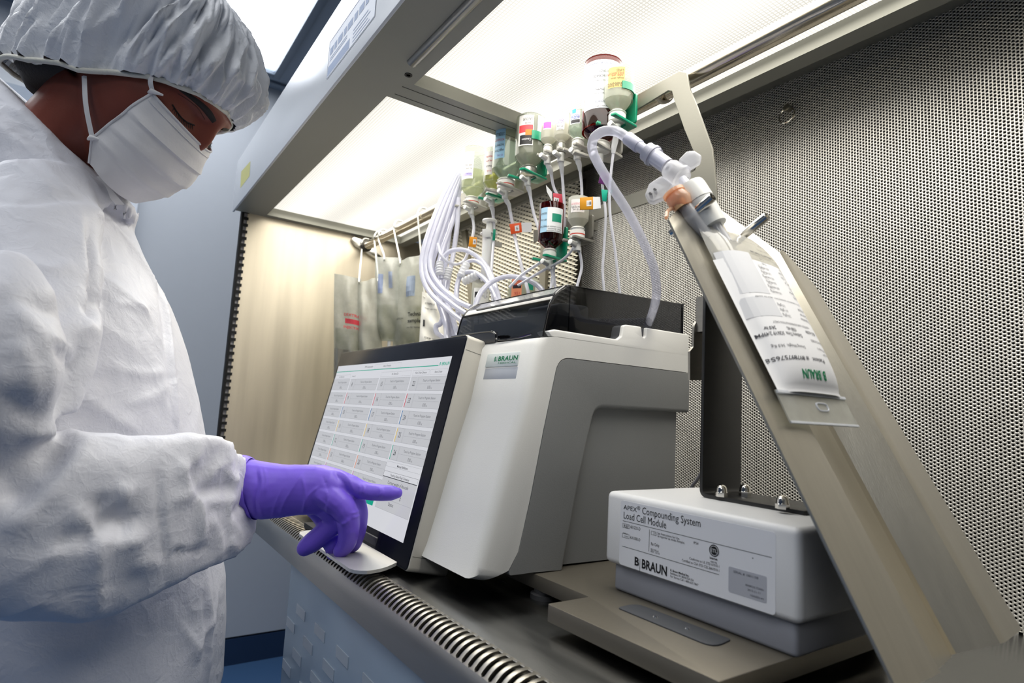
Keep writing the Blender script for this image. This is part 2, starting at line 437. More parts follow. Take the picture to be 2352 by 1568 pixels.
for y0 in (0.8425, 0.871): b.box((0.345, y0, SOF - 0.0006), (0.726, y0 + 0.0009, SOF + 0.001))
b.build('panel_seam', mat('seam_dark', (92, 92, 84), 0.6), hood)
a0 = at(948, 140, Z=SOF + 0.0); a1 = at(1079, 12, Z=SOF + 0.0)
hx = (a0[0] + a1[0]) / 2
b = MB(); b.tube([(hx, NEAR + 0.03, SOF + 0.002), (hx, a0[1] + 0.005, SOF + 0.002)], 0.0085, 16); b.build('hinge_bar', mat('hinge_steel', (150, 150, 146), 0.3, 0.9), hood)
s = at(938, 172, Z=SOF)
b = MB(); b.lathe([(0.0001, 0), (0.0032, 0), (0.0032, -0.0008), (0.0058, -0.001), (0.006, 0.0008)], frame((s[0], s[1], SOF), (1, 0, 0), (0, 1, 0), (0, 0, 1)), 18); b.build('screw_cap', BLACKPL, hood)
# perforated rear wall: staggered round holes with real rims, 4.4 mm pitch
def perforated(x, y0, y1, z0, z1, p, hole, t):
    w = p * math.sqrt(3) / 2; ny = int((y1 - y0) / w); nz = int((z1 - z0) / p)
    iy, iz = np.meshgrid(np.arange(ny), np.arange(nz), indexing='ij'); iy = iy.ravel(); iz = iz.ravel()
    cy = y0 + (iy + 0.5) * w; cz = z0 + (iz + 0.5 + 0.5 * (iy % 2)) * p
    n = len(cy); a = np.radians(np.arange(8) * 45 + 22.5)
    cell = np.zeros((20, 3))
    cell[:4, 1] = np.array([-1, 1, 1, -1]) * w / 2; cell[:4, 2] = np.array([-1, -1, 1, 1]) * p / 2
    cell[4:12, 1] = np.cos(a) * hole; cell[4:12, 2] = np.sin(a) * hole
    cell[12:20, 1:] = cell[4:12, 1:] ; cell[12:20, 0] = t
    # hole vertices start at 22.5 deg: 4..11 ; corners 0(--) 1(+-) 2(++) 3(-+)
    h = [4 + i for i in range(8)]
    F = [(2, h[1], h[0]), (2, 3, h[2], h[1]), (3, h[3], h[2]), (3, 0, h[4], h[3]), (0, h[5], h[4]), (0, 1, h[6], h[5]), (1, h[7], h[6]), (1, 2, h[0], h[7])]
    F += [(h[i], h[(i + 1) % 8], 12 + (i + 1) % 8, 12 + i) for i in range(8)]
    F = [tuple(reversed(f)) for f in F]
    V = cell[None] + np.stack([np.full(n, x), cy, cz], 1)[:, None, :]
    loops = np.concatenate([np.array(f) for f in F]); tot = np.array([len(f) for f in F]); L = len(loops)
    me = bpy.data.meshes.new('perforated_wall'); me.vertices.add(n * 20); me.vertices.foreach_set('co', (V - np.array(hood.location)).reshape(-1).astype(np.float32))
    me.loops.add(n * L); me.loops.foreach_set('vertex_index', (loops[None] + (np.arange(n) * 20)[:, None]).reshape(-1).astype(np.int32))
    st = np.concatenate([[0], np.cumsum(tot)[:-1]])
    me.polygons.add(n * len(F)); me.polygons.foreach_set('loop_start', (st[None] + (np.arange(n) * L)[:, None]).reshape(-1).astype(np.int32))
    me.update(calc_edges=True)
    return me
me = perforated(WX, -0.12, 1.12, WORK, SOF + 0.045, 0.00445, 0.00152, 0.0016); me.materials.append(PERF)
tag(link('perforated_wall', me, hood), kind='stuff')
b = MB(); b.box((WX, 1.12, WORK), (WX + 0.002, HD, SOF + 0.045)); b.build('rear_sheet', PERF, hood)
b = MB(); b.box((WX, NEAR, WORK), (WX + 0.002, -0.12, SOF + 0.045)); b.build('rear_sheet', PERF, hood)
b = MB(); b.box((WX + 0.008, NEAR, WORK), (WX + 0.02, HD, SOF + 0.05)); b.build('rear_void', BLACK, hood)
# pull ring on the rear wall
c = at(1809, 248, X=WX - 0.006)
b = MB(); b.tube([c + (0.007, 0, 0), c - (0.004, 0, 0)], 0.0055, 14); b.build('ring_knob', mat('knob_grey', (150, 146, 132), 0.35, 0.8), hood, bevel=0.0006)
b = MB(); t = np.linspace(0, 2 * np.pi, 33)[:-1]; cr = c - np.array((0.002, 0, 0.0125))
P = np.array([cr + 0.0125 * np.array((0.1 * math.cos(q), math.sin(q), math.cos(q))) for q in t] ); P = np.vstack([P, P[:1]])
b.tube(P, 0.0012, 8); b.build('pull_ring', CHROME, hood)
# blue-grey equipment panel under the apron with raised tabs
LP = mat('lower_panel_blue', (150, 168, 186), 0.22, 0.0, var=0.06, vscale=5)
b = MB(); b.box((0.296, NEAR, 0.14), (0.31, 1.03, CZ - 0.2574)); b.build('lower_panel', LP, hood, bevel=0.002)
b = MB(); b.box((0.2948, -0.022, -0.007), (0.2962, 0.022, 0.007)); tab_me = b.mesh('panel_tab'); tab_me.materials.append(mat('tab_light', (178, 188, 197), 0.3))
for i in range(22):
    for j in range(14):
        yy = 0.955 - 0.092 * i + (0.046 if j % 2 else 0); zz = 0.79 - 0.032 * j
        if yy < 0.02: continue
        o = link('panel_tab', tab_me, hood); o.location = Vector((0, yy, zz)) - hood.location
b = MB(); b.box((0.30, NEAR, 0.0), (0.33, NEAR + 0.04, 0.85)); b.build('stand_leg', GREYPAINT, hood); b = MB(); b.box((0.80, NEAR, 0.0), (0.84, NEAR + 0.04, 0.85)); b.build('stand_leg', GREYPAINT, hood)
b = MB(); b.box((0.60, HD - 0.06, 0.0), (0.64, HD - 0.02, 0.87)); b.build('stand_leg', GREYPAINT, hood); b = MB(); b.box((0.80, HD - 0.06, 0.0), (0.84, HD - 0.02, 0.87)); b.build('stand_leg', GREYPAINT, hood)
b = MB(); b.box((0.36, NEAR, 0.845), (0.84, HD, 0.869)); b.build('worktop_support', GREYPAINT, hood)
# information sticker and yellow note on the valance face (facing the operator)
MV = frame((0.2567, 0.9455, 1.622), (0, -1, 0), (0, 0, 1), (-1, 0, 0))
SK = mat('sticker_white', (222, 227, 235), 0.35); BL = mat('sticker_blue', (150, 168, 200), 0.5); BLD = mat('sticker_line', (70, 88, 130), 0.5)
b = MB(); put_rect(b, MV, 0, 0, 0.205, 0.066, 0, 0.0002)
put_frame(b, MV, 0.001, 0.001, 0.204, 0.065, 0.0012, 2)
put_rect(b, MV, 0.004, 0.004, 0.105, 0.020, 1)
for i in range(4): put_rect(b, MV, 0.118, 0.006 + 0.006 * i, 0.185 - 0.008 * (i % 2), 0.0078 + 0.006 * i, 1, 0.0004)
for i, (x0, w) in enumerate(((0.008, .016), (0.029, .012), (0.047, .02), (0.073, .012), (0.09, .022), (0.118, .014), (0.138, .02), (0.163, .012), (.18, .014))):
    put_rect(b, MV, x0, 0.038, x0 + w, 0.050, 1, 0.0004)
for i in range(2): put_rect(b, MV, 0.01, 0.027 + 0.004 * i, 0.09, 0.0285 + 0.004 * i, 1, 0.0004)
b.build('information_sticker', [SK, BL, BLD], hood, fix=False, smooth=0)
q = [at(552, 432, X=0.2567), at(573, 404, X=0.2567), at(575, 370, X=0.2567), at(554, 394, X=0.2567)]
b = MB(); b.quad(*q); b.build('sticky_note', mat('note_yellow', (214, 212, 140), 0.6), hood, fix=False, smooth=0)

# ------------------------------------------------------------------ hanging rail
RX, RZ = 0.623, CZ + 0.463
rail = thing('hanging_rail', 'round stainless steel hanging rail running along under the hood ceiling', 'rail', (RX, HD, RZ))
b = MB(); b.tube([(RX, NEAR, RZ), (RX, 0.6, RZ), (RX, 1.2, RZ), (RX, HD - 0.012, RZ)], 0.0125, 24); b.build('rod', mat('rod_steel', (190, 182, 166), 0.18, 1.0, var=0.1, bump=0.05, bscale=80, aniso=(8, 1, 8)), rail)
b = MB(); b.prism(fillet([(-0.045, 0.016), (-0.03, 0.028), (0.03, -0.004), (0.06, -0.024), (0.05, -0.036), (-0.03, -0.004)], 0.008), HD - 0.012, HD - 0.002, (0, 2, 1), M=frame((RX, 0, RZ), (1, 0, 0), (0, 1, 0), (0, 0, 1)))
b.build('end_bracket', CHROME, rail, bevel=0.001)
b = MB(); b.tube([(RX, HD - 0.028, RZ), (RX, HD - 0.004, RZ)], 0.0165, 20); b.build('socket', mat('socket_dark', (60, 58, 54), 0.3, 0.8), rail, bevel=0.002)
# ------------------------------------------------------------------ base plate under the compounder and the load cell
PT = 0.9262
def smoke(name, tint, gloss=0.08):
    m = bpy.data.materials.new(name); m.use_nodes = True; nt = m.node_tree
    nt.nodes.remove(nt.nodes['Principled BSDF'])
    t = nt.nodes.new('ShaderNodeBsdfTransparent'); t.inputs['Color'].default_value = lin(*tint)
    g = nt.nodes.new('ShaderNodeBsdfGlossy'); g.inputs['Roughness'].default_value = gloss; g.inputs['Color'].default_value = (0.9, 0.9, 0.9, 1)
    lw = nt.nodes.new('ShaderNodeLayerWeight'); pw = nt.nodes.new('ShaderNodeMath'); pw.operation = 'POWER'; pw.inputs[1].default_value = 5
    nt.links.new(lw.outputs['Facing'], pw.inputs[0]); fr = nt.nodes.new('ShaderNodeMath'); fr.operation = 'MULTIPLY_ADD'; fr.inputs[1].default_value = 0.95; fr.inputs[2].default_value = 0.045
    nt.links.new(pw.outputs[0], fr.inputs[0])
    nz = nt.nodes.new('ShaderNodeTexNoise'); nz.inputs['Scale'].default_value = 25
    tc = nt.nodes.new('ShaderNodeTexCoord'); nt.links.new(tc.outputs['Object'], nz.inputs['Vector'])
    mr = nt.nodes.new('ShaderNodeMapRange'); mr.inputs['To Min'].default_value = gloss * 0.7; mr.inputs['To Max'].default_value = gloss * 1.5
    nt.links.new(nz.outputs['Fac'], mr.inputs['Value']); nt.links.new(mr.outputs['Result'], g.inputs['Roughness'])
    x = nt.nodes.new('ShaderNodeMixShader'); nt.links.new(fr.outputs[0], x.inputs['Fac']); nt.links.new(t.outputs[0], x.inputs[1]); nt.links.new(g.outputs[0], x.inputs[2])
    nt.links.new(x.outputs[0], nt.nodes['Material Output'].inputs['Surface']); MATS[name] = m; return m
PLATE = mat('plate_steel', (128, 122, 110), 0.42, 0.6, var=0.10, bump=0.12, bscale=200, vscale=14)
q = [at(*c, Z=PT)[:2] for c in ((1210, 1310), (1370, 1367), (1272, 1388), (1669, 1560), (1815, 1506))]
xb = 0.70
poly = [tuple(q[0]), (q[1][0], q[1][1]), (q[2][0], q[1][1]), (q[3][0] - 0.006, q[3][1]), (xb, q[3][1] + 0.002), (xb, 0.74), (q[0][0], 0.74)]
poly[0] = (q[0][0], q[0][1]); poly = [(q[0][0], q[1][1]), (q[2][0] - 0.004, q[1][1]), (q[3][0] - 0.008, q[3][1]), (xb, q[3][1]), (xb, 0.80), (q[0][0], 0.80)]
plate = thing('base_plate', 'brownish steel base plate with a stepped corner lying under the machine and the load cell', 'plate', (0.55, 0.5, WORK))
b = MB(); b.prism(fillet(poly, 0.002, 3), PT - 0.016, PT); b.build('slab', PLATE, plate, bevel=0.0015)
s = [at(*c, Z=PT + 0.0012)[:2] for c in ((1418, 1394), (1468, 1385), (1690, 1471), (1640, 1486))]
s[1] = np.array((s[1][0], s[1][1] - .006)); s[2] = np.array((s[2][0] - .0, s[2][1] + .004))
ins = plate_ins = MB(); ins.prism(fillet([(s[0][0], s[0][1]), (s[1][0] - .002, s[0][1] + .001), (s[2][0], s[2][1]), (s[3][0], s[3][1])], [.004, .012, .004, .012], 4), PT - 0.0002, PT + 0.0014)
ip = ins.build('inset_strip', mat('inset_rubber', (74, 76, 80), 0.55, var=0.06), plate, bevel=0.0008)
for c in ((1506, 1416), (1580, 1443)):
    p = at(*c, Z=PT + 0.0014); b = MB(); b.lathe([(0.0001, 0.0012), (0.0024, 0.0010), (0.0030, 0.0), (0.0001, 0)], frame(p, (1, 0, 0), (0, 1, 0), (0, 0, 1)), 14); b.build('screw', CHROME, ip)
for (fx, fy) in ((q[0][0] + 0.012, 0.56), (q[2][0] + 0.03, q[3][1] + 0.04), (0.68, q[3][1] + 0.04), (0.68, 0.75)):
    b = MB(); b.lathe([(0.0001, 0), (0.016, 0), (0.016, 0.005), (0.012, 0.006), (0.012, PT - 0.016 - WORK), (0.0001, PT - 0.016 - WORK)], frame((fx, fy, WORK), (1, 0, 0), (0, 1, 0), (0, 0, 1)), 22); b.build('foot', mat('rubber_foot', (60, 60, 62), 0.5), plate)

# ------------------------------------------------------------------ compounding machine
YS = at(1300, 1308, Z=PT)[1]; YE = YS + 0.225
def side(px_): 
    return [tuple(at(x, y, Y=YS)[[0, 2]]) for x, y in px_]
mach = thing('compounding_machine', 'white and grey tabletop compounding machine with a smoked lid beside the touchscreen', 'machine', (0.55, YS + 0.1, PT))
Wp = side([(1234, 774), (1230, 789), (1203, 923), (1163, 1057), (1127, 1191), (1096, 1300), (1083, 1334), (1116, 1338), (1168, 1328)])
zl = Wp[0][1]
G = side([(1310, 822), (1277, 847), (1248, 986), (1217, 1147), (1190, 1267), (1168, 1310), (1150, 1330), (1195, 1318), (1221, 1308), (1293, 1303)])
zseam = G[0][1]; xr = at(1582, 856, Y=YS)[0]; xr2 = at(1567, 1000, Y=YS)[0]
ztop_lo = at(1425, 778, Y=YS)[2]; ztop_hi = at(1583, 768, Y=YS)[2]
# white shell: front cover and top band in one piece
sl_ = (G[1][0] - G[2][0]) / (G[1][1] - G[2][1]); CORN = (G[1][0] + sl_ * (zseam - G[1][1]), zseam)
shell_poly = [(Wp[0][0] + 0.004, zl), Wp[1], Wp[2], Wp[3], Wp[4], Wp[5], Wp[6], Wp[7], (G[5][0], G[5][1]), G[4], G[3], G[2], CORN, (xr, zseam), (xr, zl + 0.004), (Wp[0][0] + 0.03, zl + 0.004)]
shell_poly = fillet(shell_poly, [0, 0, 0, 0, 0, 0, 0, 0, 0, 0, 0, 0, .022, .001, .001, .001], 6)
b = MB(); b.prism([(x, z) for x, z in shell_poly], YS, YE, (0, 2, 1))
def build_sel(mb, name, mats, parent, width, cond, seg=4, smooth=40):
    me = mb.mesh(name, root_of(parent)); o_ = root_of(parent); bm = bmesh.new(); bm.from_mesh(me)
    bmesh.ops.recalc_face_normals(bm, faces=bm.faces)
    ed = [e for e in bm.edges if len(e.link_faces) == 2 and e.calc_face_angle(0) > 0.4 and cond((np.array(e.verts[0].co) + np.array(e.verts[1].co)) / 2 + o_, e)]
    bmesh.ops.bevel(bm, geom=ed, offset=width, segments=seg, profile=0.5, affect='EDGES', clamp_overlap=True)
    bm.to_mesh(me); bm.free()
    for m in (mats if isinstance(mats, (list, tuple)) else [mats]): me.materials.append(m)
    me.polygons.foreach_set('use_smooth', np.ones(len(me.polygons), bool)); me.set_sharp_from_angle(angle=math.radians(smooth))
    return link(name, me, parent)
xm = 0.5 * (Wp[3][0] + G[3][0])
frontlim = lambda p: p[0] < np.interp(p[2], [Wp[5][1], Wp[1][1]], [0.5 * (Wp[5][0] + G[4][0]), 0.5 * (Wp[1][0] + G[1][0])])
build_sel(b, 'shell', WHITEPL, mach, 0.015, lambda p, e: (abs(p[1] - YS) < 1e-5 or abs(p[1] - YE) < 1e-5) and frontlim(p) and p[2] < zl + .002)
# raised side wings carrying the lid
wing = [(1240, 776), (1256, 760), (1275, 756), (1418, 779), (1428, 772), (1432, 748), (1438, 745), (1474, 750), (1476, 772), (1480, 776), (1484, 772), (1485, 752), (1583, 768)]
wp = [(Wp[0][0] + .020, zl + .0035)] + side(wing[1:]); wp = wp + [(xr, zl + .004), (Wp[0][0] + .026, zl + 0.0036)]
for y0, y1 in ((YS, YS + 0.022), (YE - 0.022, YE)):
    b = MB(); b.prism(wp, y0, y1, (0, 2, 1)); build_sel(b, 'side_wing', WHITEPL, mach, 0.0022, lambda p, e: p[2] > zl + 0.0055, seg=3)
# grey side: recessed body plus a raised L-shaped panel with a soft edge
gpoly = [(CORN[0] + 0.004, zseam - 0.02), G[2], G[3], G[4], G[5], (G[6][0] + .012, G[6][1] + .003), G[8], G[9], (xr2, PT), (xr2, zseam - 0.004), (G[0][0], zseam - 0.004)]
gpoly = [(x + 0.001, z) for x, z in gpoly]
b = MB(); b.prism(gpoly, YS + 0.012, YE - 0.012, (0, 2, 1)); b.build('body', GREYPL, mach)
R_ = side([(1293, 1301), (1333, 1093), (1360, 968), (1384, 937), (1580, 948)])
Lp = [G[2], G[3], G[4], G[5], (G[6][0] + .010, G[6][1] + .003), side([(1195, 1318)])[0], (G[8][0], PT + .002), (G[9][0], PT + .0005), R_[1], (R_[2][0] + (R_[2][0] - R_[1][0]) / (R_[2][1] - R_[1][1]) * (R_[3][1] - R_[2][1]), R_[3][1]), (xr, R_[4][1]), (xr, zseam - 0.0009), (CORN[0] - .0002, CORN[1] - .0009)]
Lp = fillet(Lp, [0, 0, 0, 0, .006, 0, 0, 0, 0, .018, 0, 0, .022], 6)
for y0, y1 in ((YS - 0.0006, YS + 0.014), (YE - 0.014, YE + 0.0006)):
    b = MB(); b.prism([(x + 0.0008, z) for x, z in Lp], y0, y1, (0, 2, 1))
    yo = y0 if y0 < YS + .01 else y1
    build_sel(b, 'side_panel', GREYPL, mach, 0.0055, lambda p, e: abs(p[1] - yo) < 1e-5 and p[0] > R_[1][0] - 0.03 and (p[2] < R_[3][1] + .002), seg=4)
b = MB(); b.lathe([(0.0001, 0), (0.011, 0), (0.011, 0.004), (0.008, 0.012), (0.0001, 0.012)], frame((0.45, YS + 0.02, PT - 0.0002), (1, 0, 0), (0, 1, 0), (0, 0, 1)), 18); 
# dark tray under the lid with pump blocks
b = MB(); b.box((Wp[1][0] + 0.035, YS + 0.0225, zl), (xr - 0.004, YE - 0.0225, ztop_hi + 0.002)); b.build('pump_tray', mat('tray_dark', (52, 53, 56), 0.5), mach, bevel=0.002)
p = at(1262, 735, Y=YS + 0.045)
b = MB(); b.prism(fillet([(p[0] + 0.004, ztop_hi), (p[0] + 0.058, ztop_hi), (p[0] + 0.058, ztop_hi + 0.022), (p[0] + 0.004, ztop_hi + 0.019)], [0, 0, .006, .006]), YS + 0.035, YS + 0.10, (0, 2, 1)); b.build('pump_block', mat('pump_grey', (150, 150, 146), 0.4), mach, bevel=0.002)
for k in range(3):
    b = MB(); b.lathe([(0.0001, 0), (0.02, 0), (0.02, 0.006), (0.008, 0.008), (0.008, 0.018), (0.0001, 0.018)], frame((p[0] + 0.09 + 0.045 * k, YS + 0.09 + 0.02 * (k % 2), ztop_hi + 0.002), (1, 0, 0), (0, 1, 0), (0, 0, 1)), 20); b.build('pump_rotor', mat('rotor_grey', (170, 170, 160), 0.4), mach)
t = side([(1380, 768), (1382, 744), (1388, 739), (1404, 741), (1411, 748), (1412, 772)])
b = MB(); b.prism(t, YS + 0.024, YS + 0.027, (0, 2, 1)); b.build('lid_tab', film('clear_tab', (240, 240, 240), 0.5), mach)
# smoked lid: a folded hood of tinted plastic
SMOKE = smoke('smoked_plastic', (128, 130, 136), 0.05)
LID = side([(1254, 772), (1258, 748), (1269, 700), (1280, 677), (1296, 661), (1314, 653), (1340, 656), (1565, 694), (1577, 700), (1579, 767)])
LID2 = [(x, z) for x, z in LID]; Y0, Y1 = YS + 0.005, YE - 0.005
def lidring(y, ins): 
    c = np.mean(np.array(LID2), 0); return [(x + (c[0] - x) * ins, y, z + (c[1] - z) * ins) for x, z in LID2]
prof = spline(np.array([(x, 0, z) for x, z in LID2]), 5)
rowsL = []
for y, k in ((Y0, 0.0035), (Y0 + 0.0008, 0.0012), (Y0 + 0.0025, 0.0)) + tuple((yy, 0.0) for yy in np.linspace(Y0 + 0.03, Y1 - 0.0025, 5)) + ((Y1, 0.0035),):
    c = np.array([np.mean(prof[:, 0]), y, np.min(prof[:, 2])]); rowsL.append([(p[0] + (c[0] - p[0]) * k / 0.1, y, p[2] - (p[2] - c[2]) * k / 0.1 ) for p in prof])
b = MB(); b.grid(np.array(rowsL)); 
for rw in (rowsL[0], rowsL[-1]):
    rw = np.array(rw); dn = rw.copy(); dn[:, 2] = rw[:, 2].min(); b.grid(np.stack([rw, dn]))
lid = b.build('smoked_lid', SMOKE, mach, smooth=30, weld=True)
b = MB(); b.tube([(p[0], Y0 + 0.0006, p[2]) for p in prof[: 26]], 0.0012, 8); b.tube([(p[0], Y1 - 0.0006, p[2]) for p in prof[: 26]], 0.0012, 8); 
b.build('lid_seam', mat('seam_gloss', (24, 25, 28), 0.12, coat=0.5), lid)
top = spline(np.array([(LID[3][0] + .001, 0, LID[3][1] + .003), (LID[4][0], 0, LID[4][1] + .001)]), 3)
b = MB(); b.prism([(LID[3][0] - .0002, LID[3][1] + .0028), (LID[4][0] - 0.0005, LID[4][1] + .0012), (LID[4][0], LID[4][1] - .001), (LID[3][0] + .002, LID[3][1])], Y0 + 0.004, Y1 - 0.03, (0, 2, 1)); b.build('lid_ridge', mat('lid_ridge_grey', (128, 130, 132), 0.15, coat=0.8), lid)
hx_, hz_ = LID[3]
b = MB(); b.tube(spline([(Wp[0][0] + 0.004, YE - 0.01, zl + 0.016), (Wp[0][0] + 0.003, YS + 0.12, zl + 0.016), (Wp[0][0] + 0.002, YS + 0.095, zl + 0.012), (Wp[0][0] + 0.002, YS + 0.088, zl + 0.003), (Wp[0][0] + 0.004, YS + 0.05, zl + 0.003), (Wp[0][0] + 0.006, YS + 0.02, zl + 0.006)], 6), 0.0013, 8)
b.build('latch_rim', mat('seam_gloss', (24, 25, 28), 0.12), lid)
b = MB(); b.box((Wp[0][0] + 0.002, YS + 0.094, zl), (Wp[0][0] + 0.006, YE - 0.01, zl + 0.014)); b.build('latch_pocket', mat('pocket_dark', (44, 46, 52), 0.3), lid)
# maker's badge on the sloping front cover
c0 = at(1192, 810, X=Wp[1][0]); fx0, fz0 = Wp[1]; fx1, fz1 = Wp[2]
uu = unit((fx0 - fx1, 0, fz0 - fz1)); nn = np.cross((0, -1, 0), uu)
P0 = np.array((fx0, YS, fz0))
def onfront(x, y): return atp(x, y, P0, nn)
pr_ = onfront(1190, 836); pl_ = onfront(1110, 845); ptp = onfront(1190, 808); hh = (ptp - pr_) @ uu
ML = frame(pr_ + np.array((0, 0.072, 0)) + nn * 0.0006, (0, -1, 0), uu, nn)
b = MB(); b.box((0, -0.002, -0.004), (0.072, hh, 0.0006), 0, ML)
badge = b.build('badge', mat('badge_white', (226, 234, 230), 0.3), mach, bevel=0.0004)
b = MB(); put_text(b, 'BRAUN', ML, 0.0705, 0.0052, hh - 0.0095, 0, align='r', bold=0.022, dz=0.0008, fit=0.043); put_text(b, 'B', ML, 0.0235, 0.0052, hh - 0.0095, 0, align='r', bold=0.022, dz=0.0008)
put_rect(b, ML, 0.0252, 0.004, 0.0256, hh - 0.003, 0, 0.0008); put_text(b, 'MEDICAL', ML, 0.069, 0.0012, 0.0022, 0, align='r', dz=0.0008, fit=0.040)
b.build('badge_print', INKG, badge, fix=False, smooth=0)
b = MB(); b.box((0, -0.018, -0.003), (0.0735, -0.0035, -0.0004), 0, ML); b.build('badge_recess', mat('recess_grey', (196, 200, 206), 0.35), mach, bevel=0.0006)

# ------------------------------------------------------------------ touchscreen monitor
BRm = at(932.6, 1311, Z=0.9112); TRm = at(1073, 769, Y=BRm[1]); um = unit(TRm - BRm); Hm = np.linalg.norm(TRm - BRm)
xm_ = np.array((0, -1.0, 0)); nm = np.cross(xm_, um); BLm = BRm + np.array((0, 0.4653, 0)); MM = frame(BLm, xm_, um, nm)
XL0, XL1 = -0.0215, 0.4653
mon = thing('touchscreen_monitor', 'black glass touchscreen monitor in a silver housing showing a grid of numbered stations', 'monitor', (BRm[0] + 0.05, BRm[1] + 0.23, WORK))
SILV = mat('silver_housing', (196, 192, 182), 0.42, 0.15, var=0.03, bump=0.06, bscale=700)
dep = 0.0575
b = MB(); b.prism(rrect(XL0 - 0.0012, -0.0012, XL1 + 0.0012, Hm + 0.0012, 0.006, 5), -dep, -0.0012, (0, 1, 2), M=MM)
b.build('housing', SILV, mon, bevel=0.0022, seg=3)
b = MB(); b.prism(rrect(XL0, 0, XL1, Hm, 0.0055, 5), -0.003, 0.0, (0, 1, 2), M=MM)
glass = b.build('glass', mat('black_glass', (22, 25, 34), 0.22, spec=0.14, var=0.02), mon, bevel=0.0006)
b = MB(); b.box((XL1 - 0.001, 0.022, -0.036), (XL1 + 0.0018, Hm - 0.022, -0.0315), 0, MM); b.build('side_groove', BLACKPL, mon)
b = MB()
for yy in (0.017, Hm - 0.0195): b.box((XL1 - 0.001, yy, -dep + .004), (XL1 + 0.00135, yy + 0.0006, -0.003), 0, MM)
b.build('housing_seam', mat('seam_dark', (92, 92, 84), 0.6), mon)
DX0, DX1, DY0, DY1 = -0.013, 0.440, 0.0275, 0.2715
def glow(name, rgb, k=0.80):
    return mat(name, tuple(int(c * 0.25) for c in rgb), 0.15, emit=rgb, estr=k, var=0.0, spec=0.3)
SC_BG = glow('screen_white', (226, 227, 232)); SC_CELL = glow('screen_cell', (205, 206, 210)); SC_LINE = glow('screen_line', (130, 132, 138)); SC_TXT = glow('screen_text', (52, 54, 60), .5); SC_SOFT = glow('screen_soft', (110, 112, 118), .6)
SC_G = glow('screen_teal', (0, 170, 140)); SC_R = glow('screen_red', (214, 36, 60)); SC_B = glow('screen_blue', (0, 110, 170)); SC_Y = glow('screen_yellow', (236, 196, 20)); SC_O = glow('screen_orange', (240, 130, 50)); SC_M = glow('screen_magenta', (190, 60, 160))
b = MB(); put_rect(b, MM, DX0, DY0, DX1, DY1, 0, 0.0003); disp = b.build('display', SC_BG, glass, fix=False, smooth=0)
pm = [SC_CELL, SC_LINE, SC_TXT, SC_SOFT, SC_G, SC_R, SC_B, SC_Y, SC_O, SC_M, SC_BG]
b = MB(); T = lambda *a, **k: put_text(b, a[0], MM, a[1], a[2], a[3], a[4], **dict(dict(dz=0.0009, align='c'), **k))
RT = lambda x0, y0, x1, y1, mi, dz=0.0005: put_rect(b, MM, x0, y0, x1, y1, mi, dz)
FR = lambda x0, y0, x1, y1, t, mi, dz=0.0007: put_frame(b, MM, x0, y0, x1, y1, t, mi, dz)
T('TPN Compounder', 0.150, 0.2636, 0.0035, 2); T('Save as Template', 0.229, 0.2634, 0.0031, 2); FR(0.177, 0.2606, 0.283, 0.2684, 0.0002, 1)
RT(DX0, 0.2588, 0.408, 0.2600, 4); put_text(b, 'B', MM, 0.4105, 0.2592, 0.0046, 4, bold=.02, slant=.1, dz=.0009); RT(0.4163, 0.2588, 0.4166, 0.2642, 4, .0009); put_text(b, 'BRAUN', MM, 0.4175, 0.2592, 0.0046, 4, bold=.02, slant=.1, dz=.0009, fit=0.0215)
FR(-0.011, 0.2453, 0.072, 0.2526, 0.0003, 1); T('User: Pharmacist', 0.026, 0.2478, 0.0029, 2); T('Order ID:', 0.090, 0.2478, 0.0029, 2)
FR(0.214, 0.2462, 0.327, 0.2540, 0.0002, 1); T('Pat. Name/ID:', 0.270, 0.2487, 0.0031, 2)
FR(0.333, 0.2462, 0.386, 0.2540, 0.0002, 1); T('View Order Queues', 0.3600, 0.2487, 0.0031, 2); FR(0.389, 0.2462, 0.4385, 0.2540, 0.0002, 1); T('Next Order', 0.4135, 0.2487, 0.0031, 2)
cols = [(-0.0125, 0.0745, None, 0), (0.0800, 0.2085, 8, 7), (0.2140, 0.3285, 15, 7), (0.3333, 0.4395, 22, 5)]
for (x0, x1, n0, nr) in cols:
    for r in range(7 if n0 is None else nr):
        y1 = 0.2440 - 0.0253 * r; y0 = y1 - 0.0205
        RT(x0, y0, x1, y1, 0); FR(x0, y0, x1, y1, 0.00025, 1)
        xd = x0 + 0.0235 if n0 else x0 + 0.012
        if n0:
            T(str(n0 + r), x0 + 0.0128, y0 + 0.0068, 0.0076, 2, wscale=0.82)
            RT(xd, y0, xd + 0.0002, y1, 1, .0007); RT(xd + 0.0018, y0, xd + 0.0020, y1, 1, .0007)
            if r: RT(x0, y0, x0 + 0.0018, y1, (0, 5, 6, 7, 4, 8, 9)[r], .0008)
        xc = (xd + x1) / 2 + 0.001
        RT(xd + 0.002, y0 + 0.0098, x1, y0 + 0.0100, 1, .0006)
        T('Touch to Program Station', xc, y1 - 0.0074, 0.0034, 3, fit=0.052 if n0 else 0.048, slant=.1)
        put_text(b, '0.00', MM, xc - 0.007, y0 + 0.0026, 0.0046, 3, dz=.0009, slant=.1, wscale=.8); put_text(b, 'mL', MM, xc + 0.003, y0 + 0.0026, 0.0026, 3, dz=.0009, slant=.1)
FR(0.3285, 0.1125, 0.4375, 0.1195, .0002, 1); T('Manual Additions', 0.3825, 0.1140, 0.0034, 2, bold=.01)
FR(0.3285, 0.0985, 0.4375, 0.1060, .0003, 2); RT(0.3285, 0.0978, 0.4375, 0.0986, 2, .0006); T('Touch to Select Final Container', 0.3825, 0.1003, 0.0033, 2, bold=.008)
RT(0.3285, 0.0550, 0.4375, 0.0976, 0, .0004); T('Current weight of the scale', 0.3830, 0.0895, 0.0046, 2, fit=.066)
